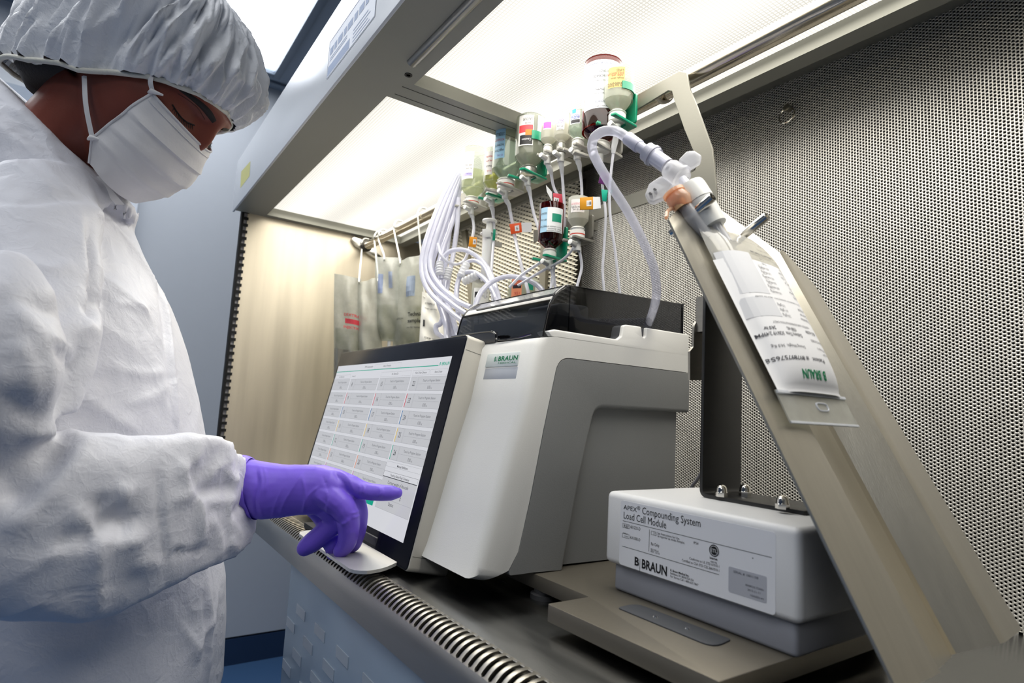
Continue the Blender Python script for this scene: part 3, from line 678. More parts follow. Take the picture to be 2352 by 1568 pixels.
T('g', 0.401, 0.0745, 0.0050, 2); RT(0.3285, 0.0695, 0.4375, 0.0697, 1); T('Status', 0.378, 0.0625, 0.0048, 2); RT(0.3285, 0.0550, 0.4375, 0.0552, 1)
RT(0.2140, 0.0545, 0.3200, 0.0640, 4)
tag(b.build('screen_print', pm, glass, fix=False, smooth=0), 'station grid, text and coloured tabs of the display')
# silver foot plate curling up under the glass
e0 = at(812, 1308, Z=WORK + 0.0105); e1 = at(683, 1216, Z=WORK + 0.0105)
yn = at(836, 1316, Z=WORK + 0.006)[1]
prof = [(e0[0], WORK + 0.0085), (e0[0] + 0.004, WORK + 0.0085)] + [(e0[0] + 0.02 + 0.045 * t, WORK + 0.0085 + 0.012 * t ** 2.2) for t in np.linspace(0, 1, 8)]
FOOTM = mat('silver_foot', (214, 214, 212), 0.34, 0.6, var=0.02)
pl2 = prof + [(x, z - 0.0040) for x, z in reversed(prof)]
nn_ = len(prof); yfar = e1[1]
b = MB(); P = []
for y, ins in [(yn, 0.016), (yn + 0.003, 0.009), (yn + 0.009, 0.003), (yn + 0.017, 0.0)] + [(yy, 0.0) for yy in np.linspace(yn + 0.05, yfar - 0.02, 4)] + [(yfar - .008, .004), (yfar, 0.014)]:
    P.append([(max(x, e0[0] + ins) , y, z) for x, z in pl2])
P = np.array(P); b.grid(P, closed_v=True); b.add(P[0], [list(range(len(pl2)))]); b.add(P[-1], [list(range(len(pl2)))[::-1]])
b.build('foot_plate', FOOTM, mon, smooth=50)
b = MB(); b.box((e0[0] + 0.055, BRm[1] + 0.1, WORK), (e0[0] + 0.10, BRm[1] + 0.36, WORK + 0.03)); b.build('stand_block', mat('stand_dark', (60, 60, 62), 0.5), mon, bevel=0.002)
b = MB(); b.box((0.03, 0.03, -dep - 0.028), (0.43, 0.15, -dep + 0.001), 0, MM)
b = MB(); b.box((e0[0] + 0.03, BRm[1] + 0.10, WORK + 0.001), (e0[0] + 0.06, BRm[1] + 0.34, WORK + 0.009)); b.build('rubber_pad', BLACKPL, mon)
# ------------------------------------------------------------------ load cell module with its post
XLC = at(1410, 1345, Z=PT)[0] - 0.0155
lcq = {k: at(*v, X=XLC) for k, v in dict(bl=(1387, 1288), br=(1838, 1441), tl=(1396, 1135), tr=(1850, 1215), gl=(1408, 1300), gr=(1836, 1455)).items()}
yl, yr = lcq['bl'][1], lcq['br'][1]; zb_, zt_ = (lcq['bl'][2] + lcq['br'][2]) / 2, (lcq['tl'][2] + lcq['tr'][2]) / 2 + 0.002
xbk = at(1590, 1115, Z=zt_)[0] + 0.02
lc = thing('load_cell_module', 'white load cell box with printed front label and dark upright post', 'scale', (XLC + 0.1, (yl + yr) / 2, PT))
WHT2 = mat('load_cell_white', (236, 236, 236), 0.38, var=0.015, bump=0.10, bscale=900)
b = MB(); b.box((XLC, yr, zb_), (xbk, yl, zt_)); b.build('housing', WHT2, lc, bevel=0.0065, seg=4)
yg0 = at(1834, 1470, X=XLC + .006)[1]; yg1 = at(1410, 1320, X=XLC + .006)[1]
b = MB(); b.box((XLC + 0.006, yg0 + .001, PT), (xbk - 0.006, yg1, zb_ + 0.003)); b.build('base', mat('base_greyblue', (150, 152, 160), 0.42, var=0.02, bump=0.08, bscale=800), lc, bevel=0.004, seg=3)
MLC = frame((XLC, 0, 0), (0, -1, 0), (0, 0, 1), (-1, 0, 0))
def lcp(x, y): p = at(x, y, X=XLC); return (-p[1], p[2])
def z3(x, y, o=(1380, 1080), s=3.2138): return lcp(o[0] + x / s, o[1] + y / s)
a_ = z3(160, 225); c_ = z3(1290, 1055); a2 = z3(150, 690)
b = MB(); lo = (a_[0] - 0.002, z3(150, 690)[1] - .0005); hi = (c_[0], z3(170, 222)[1])
b.prism(rrect(lo[0], lo[1], hi[0], hi[1], 0.003), 0.00001, 0.00025, (0, 1, 2), M=MLC)
lab = b.build('front_label', mat('label_white', (238, 239, 243), 0.30, var=0.01), lc)
b = MB(); TL_ = lambda t, q, h, **k: put_text(b, t, MLC, z3(*q)[0], z3(*q)[1], h, 0, **dict(dict(dz=.0005), **k))
wd = lambda q0, q1: z3(*q1)[0] - z3(*q0)[0]
ht = lambda q0, q1: z3(*q0)[1] - z3(*q1)[1]
TL_('APEX', (170, 285), ht((170, 252), (170, 285)) * 1.0, fit=wd((170, 285), (268, 308)))
TL_('®', (270, 290), 0.0040); TL_('Compounding System', (305, 320), 0.0070, fit=wd((305, 320), (738, 412)))
TL_('Load Cell Module', (168, 352), 0.0070, fit=wd((168, 352), (485, 425)))
def hline(q0, q1, t=0.0004):
    p, q = z3(*q0), z3(*q1); put_rect(b, MLC, p[0], p[1] - t / 2, q[0], p[1] + t / 2, 0, .0005)
hline((165, 370), (1265, 637)); hline((160, 557), (875, 765))
p = z3(360, 435); q = z3(357, 597); put_rect(b, MLC, p[0], q[1], p[0] + .0004, p[1], 0, .0005)
for t, q0, q1, hh in (('REF', (165, 388), (212, 430), .0030), ('PRODUCT', (162, 462), (208, 478), .0013), ('CODE', (168, 476), (205, 500), .0013)):
    TL_(t, (q0[0] + 5, q1[1] - 12), hh, fit=wd(q0, q1) * 0.8)
for q0, q1 in (((163, 388), (213, 432)), ((160, 460), (211, 506))):
    p, q = z3(*q0), z3(*q1); put_frame(b, MLC, p[0], q[1], q[0], p[1] , .0003, 0, .0005)
TL_('601220-D', (220, 425), .0030, fit=wd((220, 425), (294, 440))); TL_('AX1000-D', (217, 503), .0030, fit=wd((217, 503), (293, 520)))
TL_('See Instructions for Use.', (420, 470), .0023, fit=wd((420, 470), (585, 508))); TL_("Se reporter au mode d'emploi.", (420, 490), .0023, fit=wd((420, 490), (622, 545)))
p, q = z3(374, 445), z3(412, 483); put_frame(b, MLC, p[0], q[1], q[0], p[1], .0003, 0, .0005); put_rect(b, MLC, (p[0] + q[0]) / 2, q[1], (p[0] + q[0]) / 2 + .0003, p[1], 0, .0005); put_text(b, 'i', MLC, p[0] * .3 + q[0] * .7, q[1] + .001, .003, 0, dz=.0005)
TL_('Rx Only', (372, 550), .0030, fit=wd((372, 550), (433, 566))); TL_('901290-A', (370, 587), .0018); TL_('REV. 10/16', (370, 602), .0018); TL_('IP54', (686, 540), .0022)
TL_('Conforms to UL STD 61010-1', (655, 655), .0022, fit=wd((655, 655), (877, 715))); TL_('Certified to CSA STD C22.2#61010-1', (600, 668), .0022, fit=wd((600, 668), (877, 740)))
TL_('B', (248, 695), .0080, bold=.03); p = z3(290, 660); put_rect(b, MLC, p[0], p[1] - .0115, p[0] + .0004, p[1] + .001, 0, .0005)
TL_('BRAUN', (302, 717), .0085, bold=.03, fit=wd((302, 717), (490, 768)))
for i, t in enumerate(('B. Braun Medical Inc.', 'Bethlehem, PA 18018-3524 USA', 'For Service Call: 1-800-627-7867')):
    TL_(t, (515, 742 + 22 * i), .0020, fit=wd((515, 742), (655 + 33 * i, 780)), bold=.02 if i == 0 else 0)
c = z3(838, 592); rr = 0.0052
ang = np.linspace(0, 2 * np.pi, 29)
b.add(xf(MLC, np.array([(c[0] + r * math.cos(t), c[1] + r * math.sin(t), .0005) for r in (rr, rr * .84) for t in ang[:-1]])), [(i, (i + 1) % 28, 28 + (i + 1) % 28, 28 + i) for i in range(28)])
b.add(xf(MLC, np.array([(c[0] + rr * .72 * math.cos(t), c[1] + rr * .72 * math.sin(t), .0005) for t in ang[:-1]])), [list(range(28))])
TL_('Intertek', (806, 650), .0020, bold=.02, fit=wd((806, 650), (865, 658))); TL_('4007182', (812, 678), .0016, fit=wd((812, 678), (860, 690)))
p = z3(1120, 650); put_rect(b, MLC, p[0], p[1], p[0] + .0009, p[1] + .0009, 0, .0005)
lp = b.build('label_print', INK, lab, fix=False, smooth=0)
b = MB(); put_text(b, 'ETL', MLC, c[0], c[1] - .0015, .0030, 0, align='c', dz=.0007); b.build('mark_letters', PAPER, lab, fix=False, smooth=0)
p, q = z3(945, 705), z3(1225, 975)
b = MB(); b.prism(rrect(p[0], z3(945, 893)[1], q[0], p[1], .0015), .0002, .00045, (0, 1, 2), M=MLC); sst = b.build('serial_sticker', mat('sticker_grey', (186, 188, 196), 0.35), lab)
b = MB(); TL_('SERIAL #: 10011109', (980, 752), .0020, dz=.0006, fit=wd((980, 752), (1165, 800))); TL_('00089241722001', (1070, 850), .0017, dz=.0006, fit=wd((1070, 850), (1205, 885))); TL_('2015-11-11', (1085, 885), .0017, dz=.0006, fit=wd((1085, 885), (1180, 910))); TL_('10A00141', (1100, 925), .0017, dz=.0006, fit=wd((1100, 925), (1205, 952)))
b.build('serial_print', mat('ink_faded', (84, 86, 94), 0.7), lab, fix=False, smooth=0)
# upright post: a bent dark plate bolted to the box
POSTM = mat('post_dark', (62, 62, 62), 0.36, 0.7, var=0.08, bump=0.06, bscale=200, aniso=(1, 1, 10))
f0 = at(1613, 1142, Z=zt_); f1 = at(1822, 1186, Z=zt_); f1[1] += .03; yp = f0[1]; px0 = f0[0]; px1 = at(1702, 1090, Y=yp)[0]
sec = fillet([(yp + 0.004, CZ + 0.185), (yp, CZ + 0.185), (yp, zt_ + 0.004), (f1[1] - 0.03, zt_ + 0.004), (f1[1] - 0.03, zt_), (yp + 0.004, zt_)], [0, 0, .006, 0, 0, .010], 5)
b = MB(); b.prism([(y, z) for y, z in sec], px0, px1, (1, 2, 0)); b.build('post', POSTM, lc, bevel=0.0005)
for (nx, ny) in ((1657, 1140), (1711, 1138), (1797, 1168)):
    p = at(nx, ny, Z=zt_ + 0.004)
    b = MB(); b.lathe([(0.0001, 0), (0.0062, 0), (0.0062, 0.0045)], frame(p, (1, 0, 0), (0, 1, 0), (0, 0, 1)), 6); b.lathe([(0.0062, 0.0045), (0.0057, 0.0055), (0.0055, 0.008), (0.0045, 0.0105), (0.0024, 0.0120), (0.0001, 0.0124)], frame(p, (1, 0, 0), (0, 1, 0), (0, 0, 1)), 16)
    b.build('cap_nut', CHROME, lc, smooth=50)
ys2 = yp + 0.02
sp_ = [tuple(at(x, y, Y=ys2)[[0, 2]]) for x, y in ((1623, 709), (1595, 745), (1593, 797), (1585, 806), (1585, 873), (1640, 873), (1640, 700))]
b = MB(); b.prism(fillet(sp_, [.003, .01, .004, .002, 0, 0, 0], 4), ys2, ys2 + 0.003, (0, 2, 1)); b.box((px0 + .01, yp + .003, CZ + 0.10), (px0 + .03, ys2 + .001, CZ + .14)); b.build('back_plate', STEEL, lc)
# cable behind the box
b = MB(); b.tube([at(1612, 1085, D=.80), at(1600, 1103, D=.81), at(1588, 1120, D=.82), at(1580, 1150, D=.83)], 0.0022, 8, smooth_path=6); b.build('sensor_cable', mat('cable_grey', (150, 150, 158), 0.4), lc)

# ------------------------------------------------------------------ leaning bag cradle
TA = np.array((0, .458, .889)); TA = TA / np.linalg.norm(TA); TN = np.array((0, -TA[2], TA[1])); TP0 = np.array((0.6, .46, CZ + .133))
def tr(x, y, off): P = atp(x, y, TP0 + TN * off, TN); return np.array((P[0], (P - TP0) @ TA, off))
def trw(u): u = np.asarray(u, float).reshape(-1, 3); return np.stack([u[:, 0], TP0[1] + u[:, 1] * TA[1] + u[:, 2] * TN[1], TP0[2] + u[:, 1] * TA[2] + u[:, 2] * TN[2]], 1)
oF, oV, oR = 0.110, 0.080, 0.108
tb = lambda off: (WORK + 0.002 - TP0[2] - off * TN[2]) / TA[2]
CRM = mat('cradle_steel', (188, 183, 170), 0.30, 0.85, var=0.10, bump=0.10, bscale=130, aniso=(14, 2, 1), vscale=12)
cr = thing('bag_cradle', 'leaning brushed steel trough with two pegs carrying the filled bag', 'cradle', tuple(trw((0.62, tb(oV), oV))[0]))
L0 = tr(1525, 480, oF); L1 = tr(2050, 1560, oF); I0 = tr(1612, 505, oF); I1 = tr(1975, 1241, oF); F0 = tr(1905, 975, oV); F1 = tr(2190, 1503, oV); R0 = tr(1796, 574, oR); R1 = tr(2175, 1241, oR); E0 = tr(1842, 606, oR - .012); E1 = tr(2224, 1241, oR - .012)
def lx(a, b_, t): return a[0] + (b_[0] - a[0]) * (t - a[1]) / (b_[1] - a[1])
tops = [L0[1] + 0.015, L0[1] + 0.008, R0[1] - 0.0, R0[1], E0[1] - .01]
NT = 16; th = 0.0022; TBOT = tr(2190, 1503, oV)[1]
def crad(t, off_in=0.0):
    xL, xI, xF, xR, xE = lx(L0, L1, t), lx(I0, (I0[0] + (L1[0] - L0[0]) * .9 + .012, L1[1]), t), lx(F0, F1, t), lx(R0, R1, t), min(lx(E0, E1, t), 0.835)
    pts = [(xL, oF), (xL + (xI - xL) * .7, oF), (xI, oF - .002), (xI + .006, oF - .008), (xF - .012, oV + .0035), (xF - .004, oV), (xF + .004, oV + .0005), (xR - .006, oR - .001), (xR, oR), (xR + .008, oR - .001), (xE, oR - .012)]
    return np.array(pts)
tops_ = np.array([L0[1] - .012, L0[1] + .020, L0[1] + .008, L0[1] - .005, .10, .09, .09, R0[1] - .004, R0[1], R0[1] - .001, E0[1] - .03])
K = len(tops_); rowsF = []; rowsB = []
for s_ in np.linspace(0, 1, NT):
    rf = []; rb = []
    for k in range(K):
        t = tops_[k] + (TBOT - tops_[k]) * s_
        c = crad(t); tt = t 
        rf.append((c[k][0], tt, c[k][1])); rb.append((c[k][0], tt, c[k][1] - th))
    rowsF.append(rf); rowsB.append(rb)
F_ = trw(np.array(rowsF)).reshape(NT, K, 3); B_ = trw(np.array(rowsB)).reshape(NT, K, 3)
b = MB(); b.grid(F_); b.grid(B_[:, ::-1]); b.grid(np.stack([F_[0], B_[0]])); b.grid(np.stack([F_[-1], B_[-1]])); b.grid(np.stack([F_[:, 0], B_[:, 0]])); b.grid(np.stack([F_[:, -1], B_[:, -1]]))
b.build('trough', CRM, cr, weld=True, smooth=28)
for g0, g1 in (((1577, 505), (1637, 442)), ((1692, 552), (1762, 494))):
    p = tr(*g0, oF - .004); p3 = trw(p)[0]; Ln = 0.040
    ds_ = [(abs((RC @ (p3 + TN * l - C0))[0] / (RC @ (p3 + TN * l - C0))[2] * F_PX + 1176 - g1[0]), l) for l in np.linspace(.02, .09, 71)]; Ln = min(ds_)[1]
    b = MB(); b.lathe([(0.0001, -.02), (0.0046, -.02), (0.0046, Ln - .001), (0.0040, Ln), (0.0016, Ln), (0.0014, Ln - .003), (0.0001, Ln - .003)], frame(p3, (1, 0, 0), np.cross(TN, (1, 0, 0)), TN), 20); b.build('peg', CHROME, cr)
# ------------------------------------------------------------------ filled bag on the cradle
bag = thing('filled_bag', 'filled clear fluid bag with a printed patient label lying upside down on the cradle', 'bag', tuple(trw((0.62, -.1, oF))[0]))
oB = oF + 0.004
bl0, bl1 = tr(1590, 500, oB), tr(1800, 905, oB); br0, br1 = tr(1775, 605, oB), tr(1925, 905, oB); be0, be1 = tr(1815, 970, oB), tr(1968, 978, oB)
BT0, BT1 = be0[1] + 0.026, tr(1690, 545, oB)[1] + 0.004         # pillow ends along the cradle
NU, NV = 25, 41
def edge(v):                                                  # left / right edge of the bag at height t
    t = BT0 + (BT1 - BT0) * v
    xl = lx(bl0, bl1, t) - .001; xr_ = lx(br0, be1, t)
    k = np.clip((v - .80) / .20, 0, 1); xr_ = xr_ - k ** 1.6 * 0.030; xl = xl + k ** 1.6 * 0.004
    return t, xl, xr_
def bagp(u, v, top=True, lift=0.0):
    t, xl, xr_ = edge(v); x = xl + (xr_ - xl) * u
    e = (1 - abs(2 * u - 1) ** 3.2) * (1 - abs(2 * v - 1) ** 6)
    w_ = 0.0015 * math.sin(9 * v + 5 * u) * math.sin(3.14 * u) * np.clip((v - .72) * 6, 0, 1)
    sag = -0.012 * (1 - (2 * u - 1) ** 2)
    off = oB + (0.014 * e ** .7 + w_ if top else sag * e) + lift
    return (x, t, off)
top_ = trw([bagp(u, v) for u in np.linspace(0, 1, NU) for v in np.linspace(0, 1, NV)]).reshape(NU, NV, 3)
bot_ = trw([bagp(u, v, False) for u in np.linspace(0, 1, NU) for v in np.linspace(0, 1, NV)]).reshape(NU, NV, 3)
FILM = film('bag_film', (236, 234, 226), 0.28, 0.08, (232, 231, 226))
b = MB(); b.grid(top_); b.grid(bot_[:, ::-1]); b.build('pouch', FILM, bag, weld=True, smooth=60)
# end flange with a hanging slot
xa, xb_ = be0[0] - .001, be1[0]; ta_, tb2 = be0[1] - .001, BT0 + .002
b = MB()
def slab(x0, x1, t0, t1, off, h): 
    v = trw([(x0, t0, off), (x1, t0, off), (x1, t1, off), (x0, t1, off), (x0, t0, off + h), (x1, t0, off + h), (x1, t1, off + h), (x0, t1, off + h)])
    b.add(v, [(0, 3, 2, 1), (4, 5, 6, 7), (0, 1, 5, 4), (1, 2, 6, 5), (2, 3, 7, 6), (3, 0, 4, 7)])
slab(xa, xb_, ta_, tb2, oB, .0012); b.build('end_flange', film('flange_film', (232, 232, 226), 0.55, 0.15, (232, 232, 226)), bag)
b = MB(); slab(xa, xb_, ta_, ta_ + .0018, oB + .0003, .0016); slab(xa, xb_, tb2 - .003, tb2 - .0005, oB + .0005, .0022)
xm2 = xa + .56 * (xb_ - xa); tm = (ta_ + tb2) / 2 + .002
loop = [(xm2 + .0085 * math.copysign(abs(math.cos(q)) ** .5, math.cos(q)), tm + .0035 * math.copysign(abs(math.sin(q)) ** .6, math.sin(q)), oB + .0016) for q in np.linspace(0, 2 * np.pi, 33)]
b.tube(trw(loop), 0.0008, 6, caps=False); tag(b.build('welded_edge', film('weld_film', (240, 240, 238), 0.15, 0.1), bag), None)
# label
def labp(v3):                                                 # label plane (x to its reader's right, y up) -> cradle surface
    out = []
    for x, y, z in v3:
        v = (LT0 + (LH - y) * LHR / LH - BT0) / (BT1 - BT0); u_ = 1 - x / LW
        t, xl, xr_ = edge(np.clip(v, 0, 1)); xx0 = lx(tr(1636, 598, oB), tr(1789, 905, oB), t) + .0; xx1 = lx(tr(1772, 640, oB), tr(1920, 912, oB), t)
        x_ = xx0 + (xx1 - xx0) * u_; ub = np.clip((x_ - xl) / (xr_ - xl), 0.0, 1.0)
        out.append(bagp(ub, np.clip(v, 0.02, .98), True, .0006 + z))
        out[-1] = (x_, t, out[-1][2])
    return trw(out)
LT0 = tr(1855, 908, oB)[1] ; LT1 = tr(1704, 618, oB)[1]; LH = LT1 - LT0; LW = 0.118; LHR = LH; LH = LHR * LW / 0.104
P = np.array([[(LW * i / 20, LH * j / 40, 0.0) for j in range(41)] for i in range(21)]); b = MB(); b.grid(labp(P.reshape(-1, 3)).reshape(21, 41, 3)); bl_ = b.build('label', PAPER, bag, smooth=60)
b = MB(); b2 = MB(); b3 = MB()
tx = lambda m, t, x, y, h, **k: put_text(m, t, labp, x, y, h, 0, **dict(dict(dz=.0004), **k))
fr = lambda y: LH * y
tx(b2, 'B', .030, LH - .0205, .0085, bold=.03); put_rect(b2, labp, .0385, LH - .0215, .0389, LH - .011, 0, .0004); tx(b2, 'BRAUN', .0405, LH - .0205, .0085, bold=.03, fit=.036)
tx(b, 'Patient   # 89789757658', .022, LH - .034, .0042, fit=.092, bold=.01); tx(b, 'Location:', .004, LH - .041, .0026); tx(b, 'Dosing Weight  34.0 Kg', .052, LH - .046, .0032, fit=.052); tx(b, 'TPN Order #', .004, LH - .047, .0026); tx(b, 'Base ID # 0002', .004, LH - .056, .0030)
tx(b, 'Delivery Time  3/20/19 2:49PM', .046, LH - .060, .0040, fit=.066, bold=.01); tx(b, '62.5 mL/hr', .010, LH - .066, .0036, bold=.02); tx(b, '1500 mL', .052, LH - .066, .0036, bold=.02); tx(b, '24.0 hr', .088, LH - .066, .0036, bold=.02); tx(b, 'CENTRAL LINE ADMINISTRATION ONLY', .018, LH - .072, .0024, fit=.07)
for i, (n_, v_) in enumerate((('Trophamine', '2.0 g/Kg'), ('Dextrose', '6.1 g/Kg'), ('Intralipid', '1.0 g/Kg'))):
    tx(b, n_, .004, LH - .082 - .0062 * i, .0032); tx(b, v_, .048, LH - .082 - .0062 * i, .0032)
put_rect(b, labp, .004, LH - .1035, .114, LH - .1032, 0, .0004); tx(b, 'Volume available for admixing (mL) - adjust for overfill', .004, LH - .1015, .0018, fit=.09)
for i, (n_, v_) in enumerate((('NaCl', '1.0 mmol/Kg'), ('NaPO4', '0.5 mmol/Kg'), ('KCl', '2.0 mEq/Kg'), ('KPO4', '0.5 mmol/Kg'), ('Ca Gluc', '1.0 mEq/Kg'), ('Mg SO4', '0.3 mEq/Kg'), ('MVI', '5 mL'), ('Trace', '1 mL'))):
    tx(b, n_, .004, LH - .111 - .0062 * i, .0030); tx(b, v_, .040, LH - .111 - .0062 * i, .0030); put_rect(b, labp, .004, LH - .1135 - .0062 * i, .060, LH - .1133 - .0062 * i, 0, .0004)
tx(b, 'Continued On Next Line', .010, LH - .1625, .0034, bold=.03, fit=.05); tx(b, 'Volume 1500 mL', .012, LH - .170, .0026); tx(b, 'Prepared by', .006, LH - .178, .0030); put_rect(b, labp, .03, LH - .1785, .06, LH - .1782, 0, .0004); tx(b, 'Checked by', .07, LH - .172, .0026); put_rect(b, labp, .085, LH - .1785, .112, LH - .1782, 0, .0004)
for y0, y1 in ((.1005, .078), (.158, .1055)):
    P = np.array([[(.066 + .048 * i / 6, LH - y0 + (y0 - y1) * j / 8, .0002) for j in range(9)] for i in range(7)]); b3.grid(labp(P.reshape(-1, 3)).reshape(7, 9, 3))
b.build('label_print', mat('ink_grey', (72, 72, 78), 0.7), bl_, fix=False, smooth=0); b2.build('maker_name', INKG, bl_, fix=False, smooth=0); b3.build('label_shading', mat('print_grey', (214, 215, 219), 0.6), bl_, fix=False, smooth=0)
# ports at the upper end
CLEAR = film('clear_plastic', (244, 244, 246), 0.42, 0.06, (240, 242, 248)); CLEARP = film('clear_tube_pale', (240, 240, 244), 0.25, 0.08, (236, 237, 242)); AMB = film('port_amber', (238, 206, 178), 0.4, 0.08, (236, 208, 184))
p_ = lambda x, y, o: trw(tr(x, y, o))[0]
b = MB(); b.tube([p_(1668, 560, oB + .006), p_(1630, 500, oB + .006), p_(1596, 452, oB + .006), p_(1578, 425, oB + .006)], [.0062, .0062, .0068, .0066], 14); b.build('fill_port', CLEARP, bag)
b = MB(); b.tube([p_(1606, 466, oB + .006), p_(1588, 438, oB + .006), p_(1583, 430, oB + .006)], [.0150, .0150, .0142], 18); b.tube([p_(1640, 520, oB + .006), p_(1606, 466, oB + .006)], [.0125, .0145], 18); b.build('port_sleeve', mat('sleeve_white', (226, 226, 222), 0.35), bag)
b = MB(); b.tube([p_(1628, 545, oB), p_(1590, 500, oB), p_(1570, 470, oB)], [.006, .007, .007], 14); b.build('medication_port', CLEAR, bag)
b = MB(); b.tube([p_(1572, 476, oB), p_(1562, 462, oB), p_(1553, 452, oB), p_(1548, 444, oB)], [.0085, .0115, .0105, .009], 16); b.tube([p_(1550, 447, oB), p_(1546, 441, oB)], .0108, 16); b.build('port_cap', AMB, bag)
b = MB(); b.tube([p_(1566, 478, oB - .001), p_(1556, 464, oB - .001)], .0068, 14); b.build('rubber_stopper', mat('stopper_tan', (224, 178, 130), 0.5), bag)
b = MB(); b.tube([p_(1598, 470, oB - .006), p_(1540, 480, oB - .006), p_(1530, 500, oB - .006)], .0018, 8, smooth_path=5); b.build('cap_strap', AMB, bag)
# ------------------------------------------------------------------ transfer tube with connector and clamp
KS = 0.80; tt = thing('transfer_tube', 'thick clear tube arching from the machine lid to the bag with a winged clamp', 'tube', tuple(at(1478, 775, Y=YS + .011)))
DP = RC[2] @ (p_(1600, 457, oB + .006) - C0); dq = lambda d: DP + (d - .768) * ((.813 - DP) / (.813 - .768))
pth = [at(1477, 778, Y=YS + .010), at(1490, 742, Y=YS + .008), at(1506, 690, D=dq(.800)), at(1506, 640, D=dq(.798)), at(1493, 590, D=dq(.797)), at(1450, 500, D=dq(.795)), at(1400, 420, D=dq(.792)), at(1364, 355, D=dq(.790)), at(1362, 322, D=dq(.789)), at(1382, 303, D=dq(.787)), at(1412, 301, D=dq(.785)), at(1440, 316, D=dq(.782)), at(1470, 338, D=dq(.780))]
TUBEC = film('clear_tube', (232, 233, 242), 0.66, 0.04, (222, 223, 231))
b = MB(); b.tube(pth, .0055, 18, smooth_path=8); b.build('tube', TUBEC, tt)
b = MB(); b.tube([at(1441, 317, D=dq(.782)), at(1468, 337, D=dq(.780))], .0071, 18); b.build('tube_sleeve', mat('sleeve_lilac', (206, 206, 222), 0.25), tt, bevel=.0005)
b = MB(); b.tube([at(1466, 335, D=dq(.780)), at(1488, 350, D=dq(.779))], .0058, 16); b.tube([at(1505, 362, D=dq(.778)), at(1533, 382, D=dq(.776))], .0084, 16); b.build('spigot', mat('spigot_lilac', (200, 201, 216), 0.2, coat=.4), tt)
ax = unit(at(1533, 382, D=dq(.776)) - at(1466, 335, D=dq(.780))); cc = at(1497, 356, D=dq(.779)); sx = unit(np.cross(ax, RC[2])); sy = np.cross(ax, sx)
MC = frame(cc, sx * KS, sy * KS, ax * KS)
b = MB(); b.lathe([(0.008, -.010), (.0125, -.0095), (.0128, -.001), (.0142, 0), (.0142, .0035), (.0126, .004), (.0126, .008), (.009, .0085)], MC, 20); b.build('collar', mat('collar_lilac', (186, 187, 200), 0.3), tt)
WC = at(1552, 398, D=dq(.772)); MW = frame(WC, sx * KS, sy * KS, ax * KS)
wingp = fillet([(-.0135, -.010), (-.0135, .010), (-.035, .0155), (-.047, .011), (-.050, .004), (-.046, -.006), (-.032, -.0135)], .005, 4)
CLR2 = film('clamp_clear', (242, 242, 244), 0.58, 0.04, (240, 241, 246))
b = MB(); b.prism([(u * 1.0, v) for u, v in wingp], -.004, .004, (0, 2, 1), M=MW); b.build('clamp_wing', CLR2, tt, bevel=.0018, seg=3)
wing2 = fillet([(.0135, -.010), (.030, -.011), (.036, -.004), (.036, .008), (.028, .013), (.0135, .010)], .004, 4)
b = MB(); b.prism(wing2, -.004, .004, (0, 2, 1), M=MW); b.build('clamp_wing', CLR2, tt, bevel=.0018, seg=3)
b = MB(); b.lathe([(.004, -.014), (.011, -.013), (.0135, -.008), (.0135, .006), (.0155, .007), (.0155, .010), (.0125, .011), (.010, .016), (.005, .017)], MW, 22); b.build('clamp_body', CLR2, tt)
for u in (-.041, -.0335):
    b = MB(); b.box((u - .0012, -.0044, -.003), (u + .0012, .0044, .001), 0, frame(WC, sx * KS, sy * KS, ax * KS)); b.build('clamp_slot', mat('slot_dark', (56, 56, 60), 0.5), tt)
b = MB(); b.tube([at(1568, 412, D=dq(.770)), at(1583, 428, D=dq(.768)), p_(1600, 457, oB + .006)], .0042, 14); b.build('outlet', CLEARP, tt)
b = MB(); tz = CZ + 0.16; ya = TP0[1] + ((oV - th) - (tz - TP0[2]) * TN[2]) / TN[1]
b.box((px0 + .008, ya + .001, tz - .012), (px1 - .008, yp + .001, tz + .012)); b.build('cradle_arm', POSTM, lc, bevel=.001)
b = MB(); b.prism([(ya + .002, tz - .02), (ya + .002 + .02 * TA[1] / TA[2], tz + .02), (ya + .03, tz + .02), (ya + .03, tz - .02)], px0 + .004, px1 - .004, (1, 2, 0)); b.build('cradle_mount', POSTM, lc)
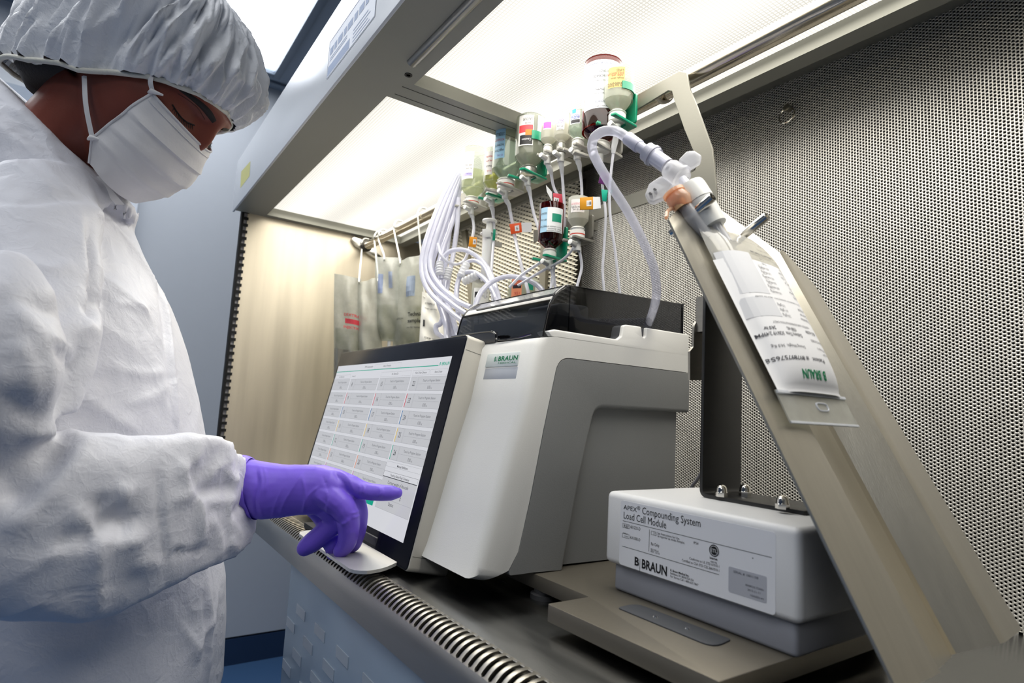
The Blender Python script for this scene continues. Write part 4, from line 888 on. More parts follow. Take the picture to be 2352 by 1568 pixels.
# ------------------------------------------------------------------ expanded metal screen in front of the far half of the rear wall
XS = 0.80
scr = thing('expanded_metal_screen', 'cream expanded metal screen with diamond holes and a plain top band behind the bottles', 'screen', (XS, 1.2, WORK))
ys0, ys1 = at(1332, 500, X=XS)[1], 1.52; zb1 = at(1331, 407, X=XS)[2]
CREAM = mat('screen_cream', (226, 220, 202), 0.5, var=0.03); BAND = mat('band_grey', (168, 164, 148), 0.5, var=0.03)
b = MB(); b.box((XS - .002, ys0, zb1), (XS + .004, ys1, SOF + .04)); b.box((XS - .004, ys0, zb1 - .006), (XS + .003, ys1, zb1 + .001)); b.build('top_band', BAND, scr, bevel=.0008)
pw, ph = 0.024, 0.0098
b = MB(); n0 = int((ys1 - ys0) / pw) + 1; n1 = int((zb1 - WORK) / (ph / 2))
v = []; f = []; 
for j in range(n1):
    for i in range(n0):
        y = ys0 + (i + .5 + .5 * (j % 2)) * pw; z = zb1 - (j + 1) * ph / 2
        if y > ys1 or y - pw / 2 < ys0 - 1e-6: continue
        k = len(v); hy, hz = pw * .30, ph * .27; sh = -0.0032
        v += [(XS, y - pw / 2, z), (XS, y, z - ph / 2), (XS, y + pw / 2, z), (XS, y, z + ph / 2)]
        hole = [(y - hy, z), (y + sh, z - hz), (y + hy, z), (y - sh, z + hz)]
        v += [(XS - .0012, a, c) for a, c in hole] + [(XS + .0025, a, c) for a, c in hole]
        for q in range(4):
            r = (q + 1) % 4; f.append((k + q, k + r, k + 4 + r, k + 4 + q)); f.append((k + 4 + q, k + 4 + r, k + 8 + r, k + 8 + q))
b.add(v, f); tag(b.build('expanded_mesh', CREAM, scr, smooth=0), kind='stuff')
b = MB(); b.box((XS + .012, ys0 + .002, WORK), (XS + .014, ys1, zb1)); b.build('hole_shade', mat('hole_shade_dark', (46, 42, 36), 0.7), scr)  # dark sheet added behind the diamond holes, standing in for their shade
for q0, q1 in (((1064, 530), (1082, 700)), ((1250, 520), (1243, 690))):
    a, c = at(*q0, X=XS - .01), at(*q1, X=XS - .01); d = (c - a) / np.linalg.norm(c - a); c = a + d * ((a[2] - WORK - .001) / -d[2])
    b = MB(); w_ = np.array((0, .011, 0)); x_ = np.array((.008, 0, 0))
    V = [a - w_, a + w_, c + w_, c - w_, a - w_ + x_, a + w_ + x_, c + w_ + x_, c - w_ + x_]
    b.add(V, [(0, 3, 2, 1), (4, 5, 6, 7), (0, 1, 5, 4), (1, 2, 6, 5), (2, 3, 7, 6), (3, 0, 4, 7)]); b.build('upright', mat('upright_grey', (122, 116, 100), 0.5), scr)

# ------------------------------------------------------------------ bottle rack
XR = 0.600
rack = thing('bottle_rack', 'flat grey steel bottle rack frame hooked over the hanging rail', 'rack', tuple(at(1580, 190, X=XR)))
RK = [(1040, 455), (1300, 310), (1560, 163), (1577, 167), (1584, 204), (1600, 242), (1635, 338), (1640, 376), (1651, 515), (1658, 600), (1622, 600), (1612, 500), (1600, 428), (1345, 513), (1225, 556), (1225, 530), (1345, 483), (1583, 398), (1596, 392), (1600, 381), (1599, 362), (1572, 298), (1548, 228), (1543, 209), (1534, 208), (1452, 258), (1300, 338), (1040, 482)]
pts = [tuple(at(x, y, X=XR)[1:]) for x, y in RK]
b = MB(); b.prism(pts, XR, XR + .003, (1, 2, 0)); b.build('frame', mat('rack_steel', (132, 130, 120), 0.40, 0.35, var=0.06, bump=0.06, bscale=300), rack, bevel=.0005, smooth=20)
for yy in (0.56, 0.80, 1.0):
    b = MB(); b.tube([(XR + .003, yy, RZ - .012), (XR + .018, yy, RZ - .017), (XR + .036, yy, RZ - .006), (XR + .038, yy, RZ + .006), (XR + .024, yy, RZ + .0155)], .003, 8, smooth_path=4); b.build('rail_hook', STEEL, rack)

# ------------------------------------------------------------------ bottles
def gloss_clear(name, tint, rough=0.04, milky=0.0, white=(230, 230, 224)):
    m = smoke(name, tint, rough)
    if milky:
        nt = m.node_tree; out = nt.nodes['Material Output']; old = out.inputs['Surface'].links[0].from_socket
        d = nt.nodes.new('ShaderNodeBsdfDiffuse'); d.inputs['Color'].default_value = lin(*white); t = nt.nodes.new('ShaderNodeBsdfTranslucent'); t.inputs['Color'].default_value = lin(*white)
        a = nt.nodes.new('ShaderNodeMixShader'); a.inputs['Fac'].default_value = .55; nt.links.new(d.outputs[0], a.inputs[1]); nt.links.new(t.outputs[0], a.inputs[2])
        x = nt.nodes.new('ShaderNodeMixShader'); x.inputs['Fac'].default_value = milky; nt.links.new(old, x.inputs[1]); nt.links.new(a.outputs[0], x.inputs[2]); nt.links.new(x.outputs[0], out.inputs['Surface'])
    return m
GLASS = gloss_clear('bottle_glass', (222, 226, 220), .03, .10, (226, 226, 216)); FROST = gloss_clear('frosted_glass', (232, 232, 226), .15, .55)
AMBER = gloss_clear('amber_glass', (176, 74, 44), .03)
LQ = dict(pale=gloss_clear('liquid_pale', (224, 226, 206), .05, .45, (222, 224, 200)), yellow=gloss_clear('liquid_yellow', (220, 220, 170), .05, .40, (214, 212, 150)), water=gloss_clear('liquid_water', (220, 228, 222), .05, .30, (214, 222, 214)), milk=gloss_clear('liquid_milk', (230, 230, 222), .05, .75, (232, 230, 220)), amber=gloss_clear('liquid_amber', (150, 44, 26), .05, .30, (110, 24, 12)))
CAPS = dict(white=mat('cap_white', (236, 235, 230), .35), metal=mat('cap_metal', (200, 198, 192), .28, .9), red=mat('cap_red', (196, 60, 44), .4))
LABS = {}
def labm(rgb): 
    k = 'label_%02x%02x%02x' % rgb
    return mat(k, rgb, .5, var=.02)
GREEN = mat('holder_green', (0, 140, 104), .35, coat=.3, var=.05); HGREY = mat('holder_grey', (176, 174, 166), .4); HDARK = mat('holder_dark', (116, 114, 106), .4)
SPK = film('spike_clear', (240, 240, 242), .25, .1, (236, 237, 238)); WVALVE = mat('valve_white', (232, 232, 228), .35)
XB = 0.565
INF = []
def cyl_patch(mb, M, R, a0, a1, z0, z1, mi, n=12, lift=.0004):
    a = np.radians(np.linspace(a0, a1, n)); P = np.array([[((R + lift) * math.cos(t), (R + lift) * math.sin(t), z) for z in (z0, z1)] for t in a])
    mb.grid(xf(M, P.reshape(-1, 3)).reshape(P.shape), mi)
def cyl_text(mb, M, R, txt, a, z, h, mi, fit=None, flip=True, bold=0.0, lift=.0008):
    """print wrapped round a hanging bottle, upside down as the bottle hangs"""
    s_ = -1 if flip else 1
    def f(v):
        t = math.radians(a) + s_ * v[:, 0] / R
        return xf(M, np.stack([(R + lift) * np.cos(t), (R + lift) * np.sin(t), z + s_ * v[:, 1]], 1))
    put_text(mb, txt, f, 0, 0, h, mi, fit=fit, bold=bold)
def bottle(top, cap, w, lab, glass, liq, level, capk, labels, neck=.45, X=XB, captall=.011, shoulder=.8, dome=False):
    """hanging neck-down; top / cap: where its base and its stopper show; labels: (a0, a1, z0, z1, rgb, [texts])"""
    c = at(*cap, X=X); D = RC[2] @ (c - C0); R = w / 2 / F_PX * D
    t = at(*top, X=X); H = t[2] - c[2]
    M = frame(c, (1, 0, 0), (0, 1, 0), (0, 0, 1))
    o = thing('bottle', lab, 'bottle', tuple(c), 'upturned bottles on the rack')
    rn = R * neck; sh = R * shoulder; zs = captall + .004
    pr = [(rn, captall), (rn, zs), (rn * 1.05, zs + .001), (R * .80, zs + sh * .45), (R * .95, zs + sh * .75), (R, zs + sh), (R, H - R * .22), (R * .96, H - R * .10), (R * .86, H - R * .03), (R * .6, H), (.0001, H - .002)]
    if dome: pr = pr[:-5] + [(R, H - R * .5), (R * .93, H - R * .25), (R * .75, H - R * .08), (R * .4, H), (.0001, H)]
    pr2 = spline(np.array(pr), 3) if True else pr
    b = MB(); b.lathe([tuple(p) for p in pr2], M, 28); b.build('glass_body', glass, o)
    if liq:
        inner = [(max(.0001, r * .93 - .0004), z) for r, z in pr if z < H * level]; b = MB(); b.lathe([(.0001, captall + .001)] + inner + [(R * .93, H * level), (.0001, H * level)], M, 24); b.build('liquid', LQ[liq], o)
    b = MB(); rc = rn * 1.28; b.lathe([(.0001, 0), (rc, 0), (rc * 1.02, .001), (rc * 1.02, captall * .75), (rc * .9, captall * .8), (rc * .9, captall), (rc * 1.05, captall + .0004), (rn, captall + .003)], M, 22); b.build('stopper', CAPS[capk], o)
    if capk == 'white' and captall > .012:
        b = MB(); b.lathe([(rc * 1.03, captall * .30), (rc * 1.03, captall * .42)], M, 22); b.build('red_ring', CAPS['red'], o, fix=False)
    zb_ = zs + sh
    for (a0, a1, z0, z1, rgb, txts) in labels:
        b = MB(); cyl_patch(b, M, R, a0, a1, zb_ + (H - R * .15 - zb_) * z0, zb_ + (H - R * .15 - zb_) * z1, 0); lo = b.build('label', labm(rgb), o, fix=False)
        if txts:
            mats_ = []; b = MB()
            for (t_, a, zf, h, rgb2, fit) in txts:
                m_ = labm(rgb2)
                if m_ not in mats_: mats_.append(m_)
                zz = zb_ + (H - R * .15 - zb_) * zf
                if t_ is None: cyl_patch(b, M, R, a[0], a[1], zz, zz + h, mats_.index(m_), lift=.0006)
                else: cyl_text(b, M, R, t_, a, zz, h, mats_.index(m_), fit=fit)
            b.build('label_print', mats_, lo, fix=False, smooth=0)
    return o, c, R, H
VIEW = 232.0           # bearing from a rack bottle towards the room's near end, where its print is seen
INKD = (48, 48, 54); RED_ = (200, 60, 66); VIO = (120, 96, 170); BLU = (120, 176, 214); PINK = (226, 150, 160)
B = {}
B[1] = bottle((1073, 357), (1083, 471), 56, 'pale yellow bottle, first on the rack, with a pink and violet print on its label', GLASS, 'pale', .60, 'white', [(175, 238, .12, .88, (236, 232, 226), [('VITAMIN', 232, .80, .004, PINK, .016), ('INJECTION', 232, .66, .003, PINK, .018), ('500 mg', 232, .52, .003, INKD, .014), ('Rx only', 232, .42, .003, INKD, .012), (None, (180, 234), .20, .006, (176, 168, 210), 0), ('VIAL', 230, .28, .003, VIO, .012)])], captall=.013)
B[2] = bottle((1117, 358), (1130, 452), 46, 'small yellow bottle in a green holder behind the pale yellow one', GLASS, 'yellow', .58, 'white', [(180, 232, .10, .9, (238, 234, 228), [('PEDIATRIC', 228, .75, .003, RED_, .014), ('MULTI', 228, .6, .003, RED_, .012), ('TRACE', 228, .42, .003, INKD, .012), ('10 mL', 228, .25, .003, RED_, .01)])])
B[3] = bottle((1152, 306), (1161, 433), 68, 'large clear bottle with a light blue label and a red ring on its white cap', GLASS, 'water', .72, 'white', [(178, 226, .10, .92, (150, 196, 224), [('STERILE', 222, .78, .006, INKD, .018), ('POTASSIUM', 222, .62, .004, RED_, .019), ('PHOSPHATES', 222, .48, .004, INKD, .019), ('INJECTION', 222, .34, .004, INKD, .019), ('15 mL', 222, .2, .004, VIO, .013)])], captall=.014)
B[4] = bottle((1203, 277), (1213, 402), 68, 'bottle with a white, red and black label and a metal collar in a green holder', GLASS, 'milk', .92, 'metal', [(185, 246, .10, .90, (240, 238, 234), [('CALCIUM', 242, .82, .005, INKD, .016), ('Chloride', 240, .7, .003, INKD, .012), (None, (188, 244), .44, .013, (226, 74, 80), 0), (None, (216, 244), .36, .010, (238, 130, 40), 0), (None, (194, 244), .13, .016, (34, 34, 36), 0), ('Caution', 240, .28, .004, (240, 240, 240), .016)]), (262, 300, .40, .92, (238, 237, 234), [('1000 mL', 296, .8, .003, INKD, .011)])], dome=True)
B[5] = bottle((1251, 284), (1258, 352), 36, 'small frosted vial with a magenta strip on its label', FROST, 'milk', .8, 'white', [(190, 250, .35, .72, (238, 234, 238), [(None, (192, 248), .42, .010, (196, 96, 190), 0)])])
B[6] = bottle((1287, 270), (1289, 346), 37, 'slim frosted vial with grey print beside the magenta-strip vial', FROST, 'milk', .7, 'metal', [(188, 246, .12, .88, (238, 237, 238), [('ZINC', 240, .7, .004, VIO, .009), ('SULFATE', 240, .55, .003, VIO, .012), ('30 mg', 240, .35, .003, INKD, .01), ('10 mL', 240, .2, .003, INKD, .008)])])
B[7] = bottle((1326, 262), (1327, 340), 48, 'clear vial with a blue-topped black-banded label in front of the tall amber bottle', GLASS, 'water', .6, 'white', [(180, 236, .15, .95, (234, 238, 246), [(None, (190, 212), .80, .006, (70, 180, 220), 0), ('SODIUM', 232, .7, .004, (70, 90, 180), .013), ('ACETATE', 232, .58, .004, (70, 90, 180), .014), (None, (184, 234), .2, .005, (40, 40, 46), 0)])])
B[8] = bottle((1352, 172), (1378, 348), 88, 'big amber glass bottle with a white text label, tallest on the rack', AMBER, 'amber', .55, 'white', [(165, 290, .18, .97, (236, 238, 243), [('PHARMACY BULK PACKAGE', 262, .93, .0028, (60, 70, 110), .040), ('PHARMACY', 262, .80, .0040, INKD, .022), ('BULK PACKAGE', 262, .72, .0040, INKD, .030), ('Not for direct infusion', 262, .64, .0028, INKD, .030), ('MULTI VITAMIN', 262, .50, .0034, INKD, .026), ('For intravenous use', 262, .43, .0026, INKD, .028), ('BULK PACKAGE', 262, .30, .0030, (60, 70, 110), .026), ('Refrigerate 2-8 C', 262, .22, .0026, INKD, .026), ('Each 5 mL contains', 285, .85, .0020, INKD, .018), ('Vitamin A 3300', 285, .79, .0020, INKD, .016), ('Vitamin D 200', 285, .73, .0020, INKD, .016)])], neck=.40, shoulder=.75)
B[9] = bottle((1423, 162), (1417, 280), 69, 'clear bottle with a yellow label, nearest on the rack, in a green holder', GLASS, 'milk', .66, 'white', [(186, 250, .18, .93, (214, 186, 110), [('LIPID', 246, .84, .003, INKD, .010), ('EMULSION 20%', 246, .74, .003, RED_, .024), ('100 mL', 246, .66, .003, RED_, .018), ('Single dose', 246, .54, .0026, INKD, .018), ('WARNING', 246, .36, .0034, INKD, .022), ('Do not freeze', 246, .27, .0030, INKD, .022)])], captall=.012)
B[10] = bottle((1265, 472), (1262, 592), 58, 'amber bottle with a blue and white label hanging on the lower rail', AMBER, 'amber', .5, 'white', [(178, 214, .10, .86, (176, 214, 238), [('SELENIUM', 212, .7, .003, INKD, .012), ('60 mcg', 212, .5, .003, INKD, .011), ('INJECTION', 212, .3, .003, INKD, .012)]), (214, 292, .10, .86, (232, 234, 236), [(None, (236, 282), .42, .013, (0, 140, 110), 0), ('For IV infusion only', 284, .28, .0022, INKD, .026), ('after dilution', 284, .21, .0022, INKD, .022), ('Discard unused', 284, .15, .0022, INKD, .024)])], neck=.42)
B[11] = bottle((1322, 458), (1326, 548), 48, 'white frosted bottle with a grey label on the lower rail beside the amber one', FROST, 'milk', .75, 'white', [(185, 262, .18, .85, (234, 230, 228), [('MAGNESIUM', 256, .66, .003, PINK, .018), ('SULFATE 50%', 256, .5, .003, INKD, .018), ('5 g/10 mL', 256, .36, .003, INKD, .016)])], neck=.55, captall=.014)
B[12] = bottle((1192, 640), (1200, 745), 76, 'clear bottle with an orange label and green square just behind the smoked lid', GLASS, 'milk', .85, 'white', [(186, 226, .10, .94, (240, 150, 110), [('AMINO', 222, .82, .004, RED_, .014), ('ACIDS', 222, .7, .004, RED_, .014), (None, (192, 224), .5, .007, (40, 40, 44), 0), ('15%', 222, .35, .005, RED_, .012), ('500 mL', 222, .2, .004, RED_, .014)]), (244, 266, .45, .85, (0, 142, 112), []), (274, 305, .45, .8, (236, 236, 234), [('LOT 4471', 302, .7, .003, INKD, .012)])], X=.66, dome=True)
B[13] = bottle((1109, 632), (1100, 742), 42, 'slim vial with a slate blue cap end beside the orange-labelled bottle', FROST, 'water', .7, 'white', [(190, 300, .10, .60, (236, 236, 234), [('0.9%', 285, .5, .004, INKD, .012), ('NaCl', 285, .38, .004, INKD, .012), (None, (200, 222), .3, .012, (30, 30, 34), 0)])], X=.64)
o, c, R, H = B[13]; b = MB(); b.lathe([(R * 1.01, H - .012), (R * 1.03, H - .011), (R * 1.03, H - .001), (R * .9, H + .002), (.0001, H + .002)], frame(c, (1, 0, 0), (0, 1, 0), (0, 0, 1)), 24); b.build('blue_cap', mat('cap_slate', (84, 96, 122), .35), o)

# holders: a back plate clipped on the rack and a fork gripping the neck
def holder(i, m, lab, big=False):
    o, c, R, H = B[i]; h = thing('bottle_holder', lab, 'holder', tuple(c + (0.0, 0, .004)), 'plastic bottle holders on the rack')
    rn = R * .62; xb0 = R + .0012; xr0 = max(xb0 + .006, XR - c[0] - .0002)
    b = MB(); b.prism(rrect(-.013, .002, .013, H * .62, .004), xb0, xb0 + .004, (1, 2, 0), M=frame(c, (1, 0, 0), (0, 1, 0), (0, 0, 1))); b.build('back_plate', m, h, bevel=.0006)
    b = MB()
    fork = [(xb0 + .004, -.013), (xb0 + .004, .013), (-rn * 1.7, rn * 1.55), (-rn * 1.9, rn * 1.0), (rn * .2, rn * .95), (rn * .8, rn * .5), (rn * .8, -rn * .5), (rn * .2, -rn * .95), (-rn * 1.9, -rn * 1.0), (-rn * 1.7, -rn * 1.55)]
    b.prism(fork, -.0045, -.0006, (0, 1, 2), M=frame(c, (1, 0, 0), (0, 1, 0), (0, 0, 1))); b.build('neck_fork', m, h, bevel=.0006)
    if big:
        b = MB(); M = frame(c, (1, 0, 0), (0, 1, 0), (0, 0, 1)); a = np.radians(np.linspace(-120, 40, 20)); P = []
        for rr, zz in ((R + .0006, H * .50), (R + .0026, H * .50), (R + .0026, H * .64), (R + .0006, H * .64)):
            P.append([(rr * math.cos(t), rr * math.sin(t), zz) for t in a])
        P = np.array(P); b.grid(xf(M, P.reshape(-1, 3)).reshape(P.shape), closed_u=True); b.build('band', m, h)
    b = MB(); b.box((xb0 + .003, -.005, H * .3), (max(xr0, xb0 + .005), .005, H * .3 + .012), 0, frame(c, (1, 0, 0), (0, 1, 0), (0, 0, 1))); b.build('clip', m, h)
    if i == 12 or i == 13: pass
    return h
for i, m, lab, big in ((1, HGREY, 'grey plastic holder gripping the pale yellow bottle', False), (2, GREEN, 'green plastic holder gripping the small yellow bottle', False), (3, HGREY, 'grey plastic holder gripping the blue-labelled bottle', False), (4, GREEN, 'green plastic holder gripping the bottle with the red and black label', True), (5, HGREY, 'small grey holder under the magenta-strip vial', False), (6, HGREY, 'small grey holder under the slim frosted vial', False), (7, HGREY, 'small grey holder under the vial with the blue-topped label', False), (8, HGREY, 'grey plastic holder gripping the big amber bottle', False), (9, GREEN, 'green plastic holder with a band round the yellow-labelled bottle', True), (10, GREEN, 'green plastic holder gripping the amber bottle on the lower rail', False), (11, HDARK, 'dark grey holder gripping the frosted bottle on the lower rail', False)):
    holder(i, m, lab, big)

# lines: spike in each stopper and a thin tube led down to the machine
WT = film('line_white', (238, 238, 242), .12, .12, (232, 233, 240)); WTHICK = film('line_thick', (238, 238, 244), .10, .12, (226, 227, 238))
def line(lab, pts, r, spike_of=None, m=None, group='thin lines from the bottles', sub=7):
    P = [at(x, y, D=d) for x, y, d in pts]
    o = thing('infusion_line', lab, 'tube', tuple(P[0]), group)
    if spike_of:
        _, c, R, H = B[spike_of]; top = c - np.array((0, 0, .0046)); Dc = RC[2] @ (top - C0)
        b = MB(); b.tube([top, top - (0, 0, .014)], .0055, 14); b.tube([top - (.004, .001, .006), top - (.017, .004, .004)], .0042, 12); b.build('valve', WVALVE, o, bevel=.0004)
        k = P[0]; b = MB(); b.tube([top - (0, 0, .013), k * .5 + (top - (0, 0, .013)) * .5, k, k + (P[1] - k) * .25], [.0036, .0046, .0038, .0028], 12); b.build('spike', SPK, o)
    b = MB(); b.tube(P, r, 10, smooth_path=sub); b.build('tube', m or WT, o)
    return o
dB = {i: RC[2] @ (B[i][1] - C0) for i in B}
line('thin line from the pale yellow bottle to the loops on the left', [(1086, 500, dB[1]), (1088, 530, dB[1] - .01), (1078, 570, dB[1] - .02), (1064, 600, 1.15), (1040, 606, 1.13), (1016, 590, 1.12), (1006, 560, 1.14)], .0028, 1)
line('thin line from the small yellow bottle, straight down to the lid', [(1132, 484, dB[2]), (1135, 530, 1.12), (1131, 590, 1.08), (1128, 650, 1.04), (1134, 705, 1.0)], .0026, 2)
line('thin line from the blue-labelled bottle carrying the orange flag', [(1169, 470, dB[3]), (1182, 540, 1.07), (1195, 600, 1.03), (1208, 650, 1.0), (1218, 690, .97)], .0030, 3)
line('thin line from the red-and-black-labelled bottle', [(1216, 438, dB[4]), (1226, 490, 1.02), (1245, 545, 1.0), (1266, 600, .98), (1274, 650, .96), (1276, 680, .95)], .0026, 4)
line('thin line from the magenta-strip vial carrying the red flag', [(1265, 392, dB[5]), (1272, 430, .985), (1290, 470, .98), (1296, 520, .975), (1280, 580, .97), (1268, 640, .955), (1266, 672, .94)], .0024, 5)
line('thin line from the slim frosted vial swinging left to the lid', [(1290, 385, dB[6]), (1294, 440, .955), (1296, 490, .95), (1286, 550, .95), (1250, 595, .955), (1200, 630, .97), (1170, 660, .975)], .0024, 6)
line('thin line from the blue-topped vial swinging far left past the amber bottle', [(1331, 380, dB[7]), (1336, 430, .92), (1335, 490, .915), (1330, 540, .92), (1300, 590, .93), (1240, 625, .95), (1190, 655, .97)], .0022, 7)
line('thin line from the big amber bottle through the purple flag', [(1381, 388, dB[8]), (1384, 430, .89), (1391, 490, .885), (1388, 560, .88), (1384, 620, .875), (1388, 672, .87)], .0020, 8)
line('thin line from the yellow-labelled bottle through the teal clip', [(1410, 340, dB[9]), (1404, 390, .85), (1400, 440, .85), (1402, 500, .85), (1412, 570, .848), (1419, 630, .846), (1425, 685, .845)], .0020, 9)
line('thin line from the amber bottle on the lower rail', [(1264, 612, dB[10]), (1270, 640, .94), (1262, 672, .93)], .0022, 10)
line('thin line from the frosted bottle on the lower rail', [(1330, 570, dB[11]), (1336, 610, .895), (1330, 640, .89), (1322, 668, .885)], .0022, 11)
# the bundle of white lines at the left end of the rack
for k, (lab, pts) in enumerate((
    ('outermost white line of the bundle left of the bottles', [(1050, 392, 1.19), (1012, 462, 1.18), (976, 560, 1.15), (968, 620, 1.12), (985, 668, 1.08), (1030, 712, 1.02), (1068, 742, .98)]),
    ('second white line of the bundle, just inside the outermost', [(1054, 398, 1.19), (1020, 466, 1.18), (986, 560, 1.15), (978, 620, 1.12), (998, 662, 1.08), (1042, 700, 1.02), (1074, 722, .98)]),
    ('white line of the bundle bending right to the lid corner', [(1056, 404, 1.19), (1028, 470, 1.18), (998, 556, 1.15), (988, 612, 1.12), (1010, 655, 1.08), (1050, 690, 1.02), (1082, 706, .98)]),
    ('white line of the bundle running down in front of the carton', [(1058, 410, 1.19), (1034, 480, 1.18), (1006, 560, 1.16), (992, 620, 1.14), (1006, 690, 1.10), (1022, 740, 1.06), (1026, 780, 1.02)]),
    ('white line of the bundle with a tight hook at its lower end', [(1059, 420, 1.20), (1042, 500, 1.18), (1018, 570, 1.16), (1000, 640, 1.13), (1016, 712, 1.09), (1012, 742, 1.07), (1002, 748, 1.07), (1003, 764, 1.06), (1018, 776, 1.05), (1030, 800, 1.03)]),
    ('straight white line hanging right of the bundle', [(1054, 455, 1.18), (1050, 520, 1.17), (1040, 590, 1.16), (1030, 640, 1.14), (1026, 690, 1.10), (1040, 730, 1.05), (1052, 775, 1.0)]),
    ('white line hanging straight down behind the bundle', [(1046, 440, 1.20), (1034, 520, 1.18), (1026, 580, 1.17), (1022, 650, 1.15), (1034, 710, 1.10), (1044, 780, 1.04)]),
    ('rearmost white line of the bundle beside the screen upright', [(1044, 430, 1.21), (1030, 500, 1.19), (1014, 570, 1.18), (1010, 640, 1.16), (1026, 710, 1.11), (1036, 785, 1.05)]))):
    line(lab, pts, .0046, None, WTHICK, 'bundle of white lines beside the rack')
line('thick white line arching over the orange-labelled bottle', [(1090, 706, .97), (1104, 672, .98), (1130, 647, .99), (1165, 635, .99), (1205, 640, .98), (1238, 658, .97), (1256, 682, .95)], .0042, None, WTHICK, 'arched white lines behind the lid')
line('white line arching from the bundle down beside the syringe', [(1014, 640, 1.12), (1012, 604, 1.13), (1032, 578, 1.13), (1066, 574, 1.12), (1100, 592, 1.09), (1124, 622, 1.05), (1140, 664, 1.0), (1150, 700, .97)], .0042, None, WTHICK, 'arched white lines behind the lid')
line('white line in a low arch in front of the slate-capped vial', [(1052, 720, 1.04), (1048, 668, 1.07), (1058, 634, 1.08), (1084, 624, 1.07), (1112, 640, 1.04), (1134, 672, 1.0), (1146, 706, .96)], .0042, None, WTHICK, 'arched white lines behind the lid')
line('white line with a clear joint rising beside the bundle', [(1060, 745, 1.03), (1050, 690, 1.07), (1054, 640, 1.09), (1066, 608, 1.10), (1088, 598, 1.09), (1112, 612, 1.06), (1130, 650, 1.02)], .0036, None, WTHICK, 'arched white lines behind the lid')
for k, (a, c, lab) in enumerate((((1058, 634, 1.078), (1072, 606, 1.095), 'clear ribbed tube joint, upper of the two beside the syringe'), ((1066, 646, 1.072), (1096, 632, 1.06), 'clear ribbed tube joint, lower of the two beside the syringe'), ((1010, 628, 1.118), (1010, 602, 1.128), 'clear ribbed tube joint at the left arch'), ((1026, 640, 1.12), (1032, 616, 1.125), 'clear ribbed tube joint on the straight line'))):
    a, c = at(*a[:2], D=a[2] - .004), at(*c[:2], D=c[2] - .004); o = thing('tube_joint', lab, 'connector', tuple(a), 'clear tube joints'); b = MB()
    n = 14; b.tube([a + (c - a) * t for t in np.linspace(0, 1, n)], [.0066 if q % 3 else .0078 for q in range(n)], 12); b.build('sleeve', SPK, o)
# coloured flags clipped on the lines
def flag(quad, D, rgb, lab, num=None, numq=None, white=None, th=.0012):
    P = np.array([at(x, y, D=D) for x, y in quad]); ex = unit(P[1] - P[0]); ey = unit(P[3] - P[0] - ex * ((P[3] - P[0]) @ ex)); ez = np.cross(ex, ey); M = frame(P[0], ex, ey, ez)
    W_, H_ = np.linalg.norm(P[1] - P[0]), np.linalg.norm(P[3] - P[0])
    if ez @ RC[2] > 0: ez = -ez; M = frame(P[0], ex, ey, ez)
    o = thing('line_flag', lab, 'flag', tuple(P[0]), 'coloured flags on the lines')
    L_ = np.linalg.inv(M); q2 = [(L_[:3, :3] @ p + L_[:3, 3])[:2] for p in P]
    b = MB(); b.prism([tuple(q) for q in q2], -th, th, (0, 1, 2), M=M); bo = b.build('tab', labm(rgb), o, bevel=.0004)
    if white:
        b = MB(); q3 = [(L_[:3, :3] @ at(x, y, D=D) + L_[:3, 3])[:2] for x, y in white]; b.prism([tuple(q) for q in q3], -th * .5, th * .6, (0, 1, 2), M=M); b.build('paper_tab', PAPER, o)
    if num:
        q4 = [(L_[:3, :3] @ at(x, y, D=D) + L_[:3, 3])[:2] for x, y in numq]; b = MB(); b.prism([tuple(q) for q in q4], th, th + .0003, (0, 1, 2), M=M); no = b.build('number_plate', PAPER, bo)
        cx, cy = np.mean(q4, 0); hN = np.linalg.norm(np.array(q4[3]) - q4[0]) * .55; b = MB(); put_text(b, num, M, cx, cy - hN / 2, hN, 0, align='c', dz=th + .0007); b.build('number', INK, bo, fix=False, smooth=0)
    return o
flag([(1332, 482), (1362, 481), (1362, 452), (1332, 454)], .865, (214, 148, 20), 'amber flag numbered 18 on a line in front of the screen edge', '18', [(1347, 474), (1358, 473), (1358, 460), (1347, 461)], [(1362, 481), (1380, 478), (1378, 452), (1362, 452)])
flag([(1272, 470), (1295, 474), (1296, 447), (1270, 443)], .962, (206, 66, 84), 'crimson flag numbered 16 above the lower amber bottle', '16', [(1272, 466), (1283, 468), (1284, 456), (1272, 453)], [(1268, 463), (1256, 440), (1254, 425), (1268, 441)])
flag([(1174, 538), (1199, 533), (1197, 511), (1170, 515)], 1.062, (226, 84, 30), 'orange-red flag numbered 6 in front of the diamond screen', '6', [(1183, 531), (1193, 530), (1192, 517), (1182, 519)], [(1199, 533), (1221, 533), (1221, 511), (1198, 511)])
flag([(1076, 566), (1093, 568), (1096, 545), (1079, 543)], 1.14, (232, 150, 20), 'golden flag numbered 4 on the line from the pale yellow bottle', '4', [(1086, 561), (1093, 561), (1094, 550), (1087, 549)])
flag([(1374, 420), (1401, 428), (1406, 398), (1380, 394)], .868, (96, 30, 104), 'dark purple flag on a line behind the thick clear tube')
flag([(1384, 462), (1393, 463), (1396, 437), (1381, 435)], .864, (0, 176, 146), 'teal clip on a line, left of the pair under the purple flag')
flag([(1396, 458), (1402, 454), (1406, 436), (1398, 436)], .86, (0, 150, 130), 'small darker teal clip, right of the pair under the purple flag')
flag([(1108, 545), (1128, 544), (1128, 525), (1108, 526)], 1.105, (232, 232, 230), 'small white paper tag stuck on the syringe')
flag([(1131, 552), (1137, 552), (1139, 527), (1133, 526)], 1.10, (0, 142, 110), 'narrow green clip on the line beside the syringe')
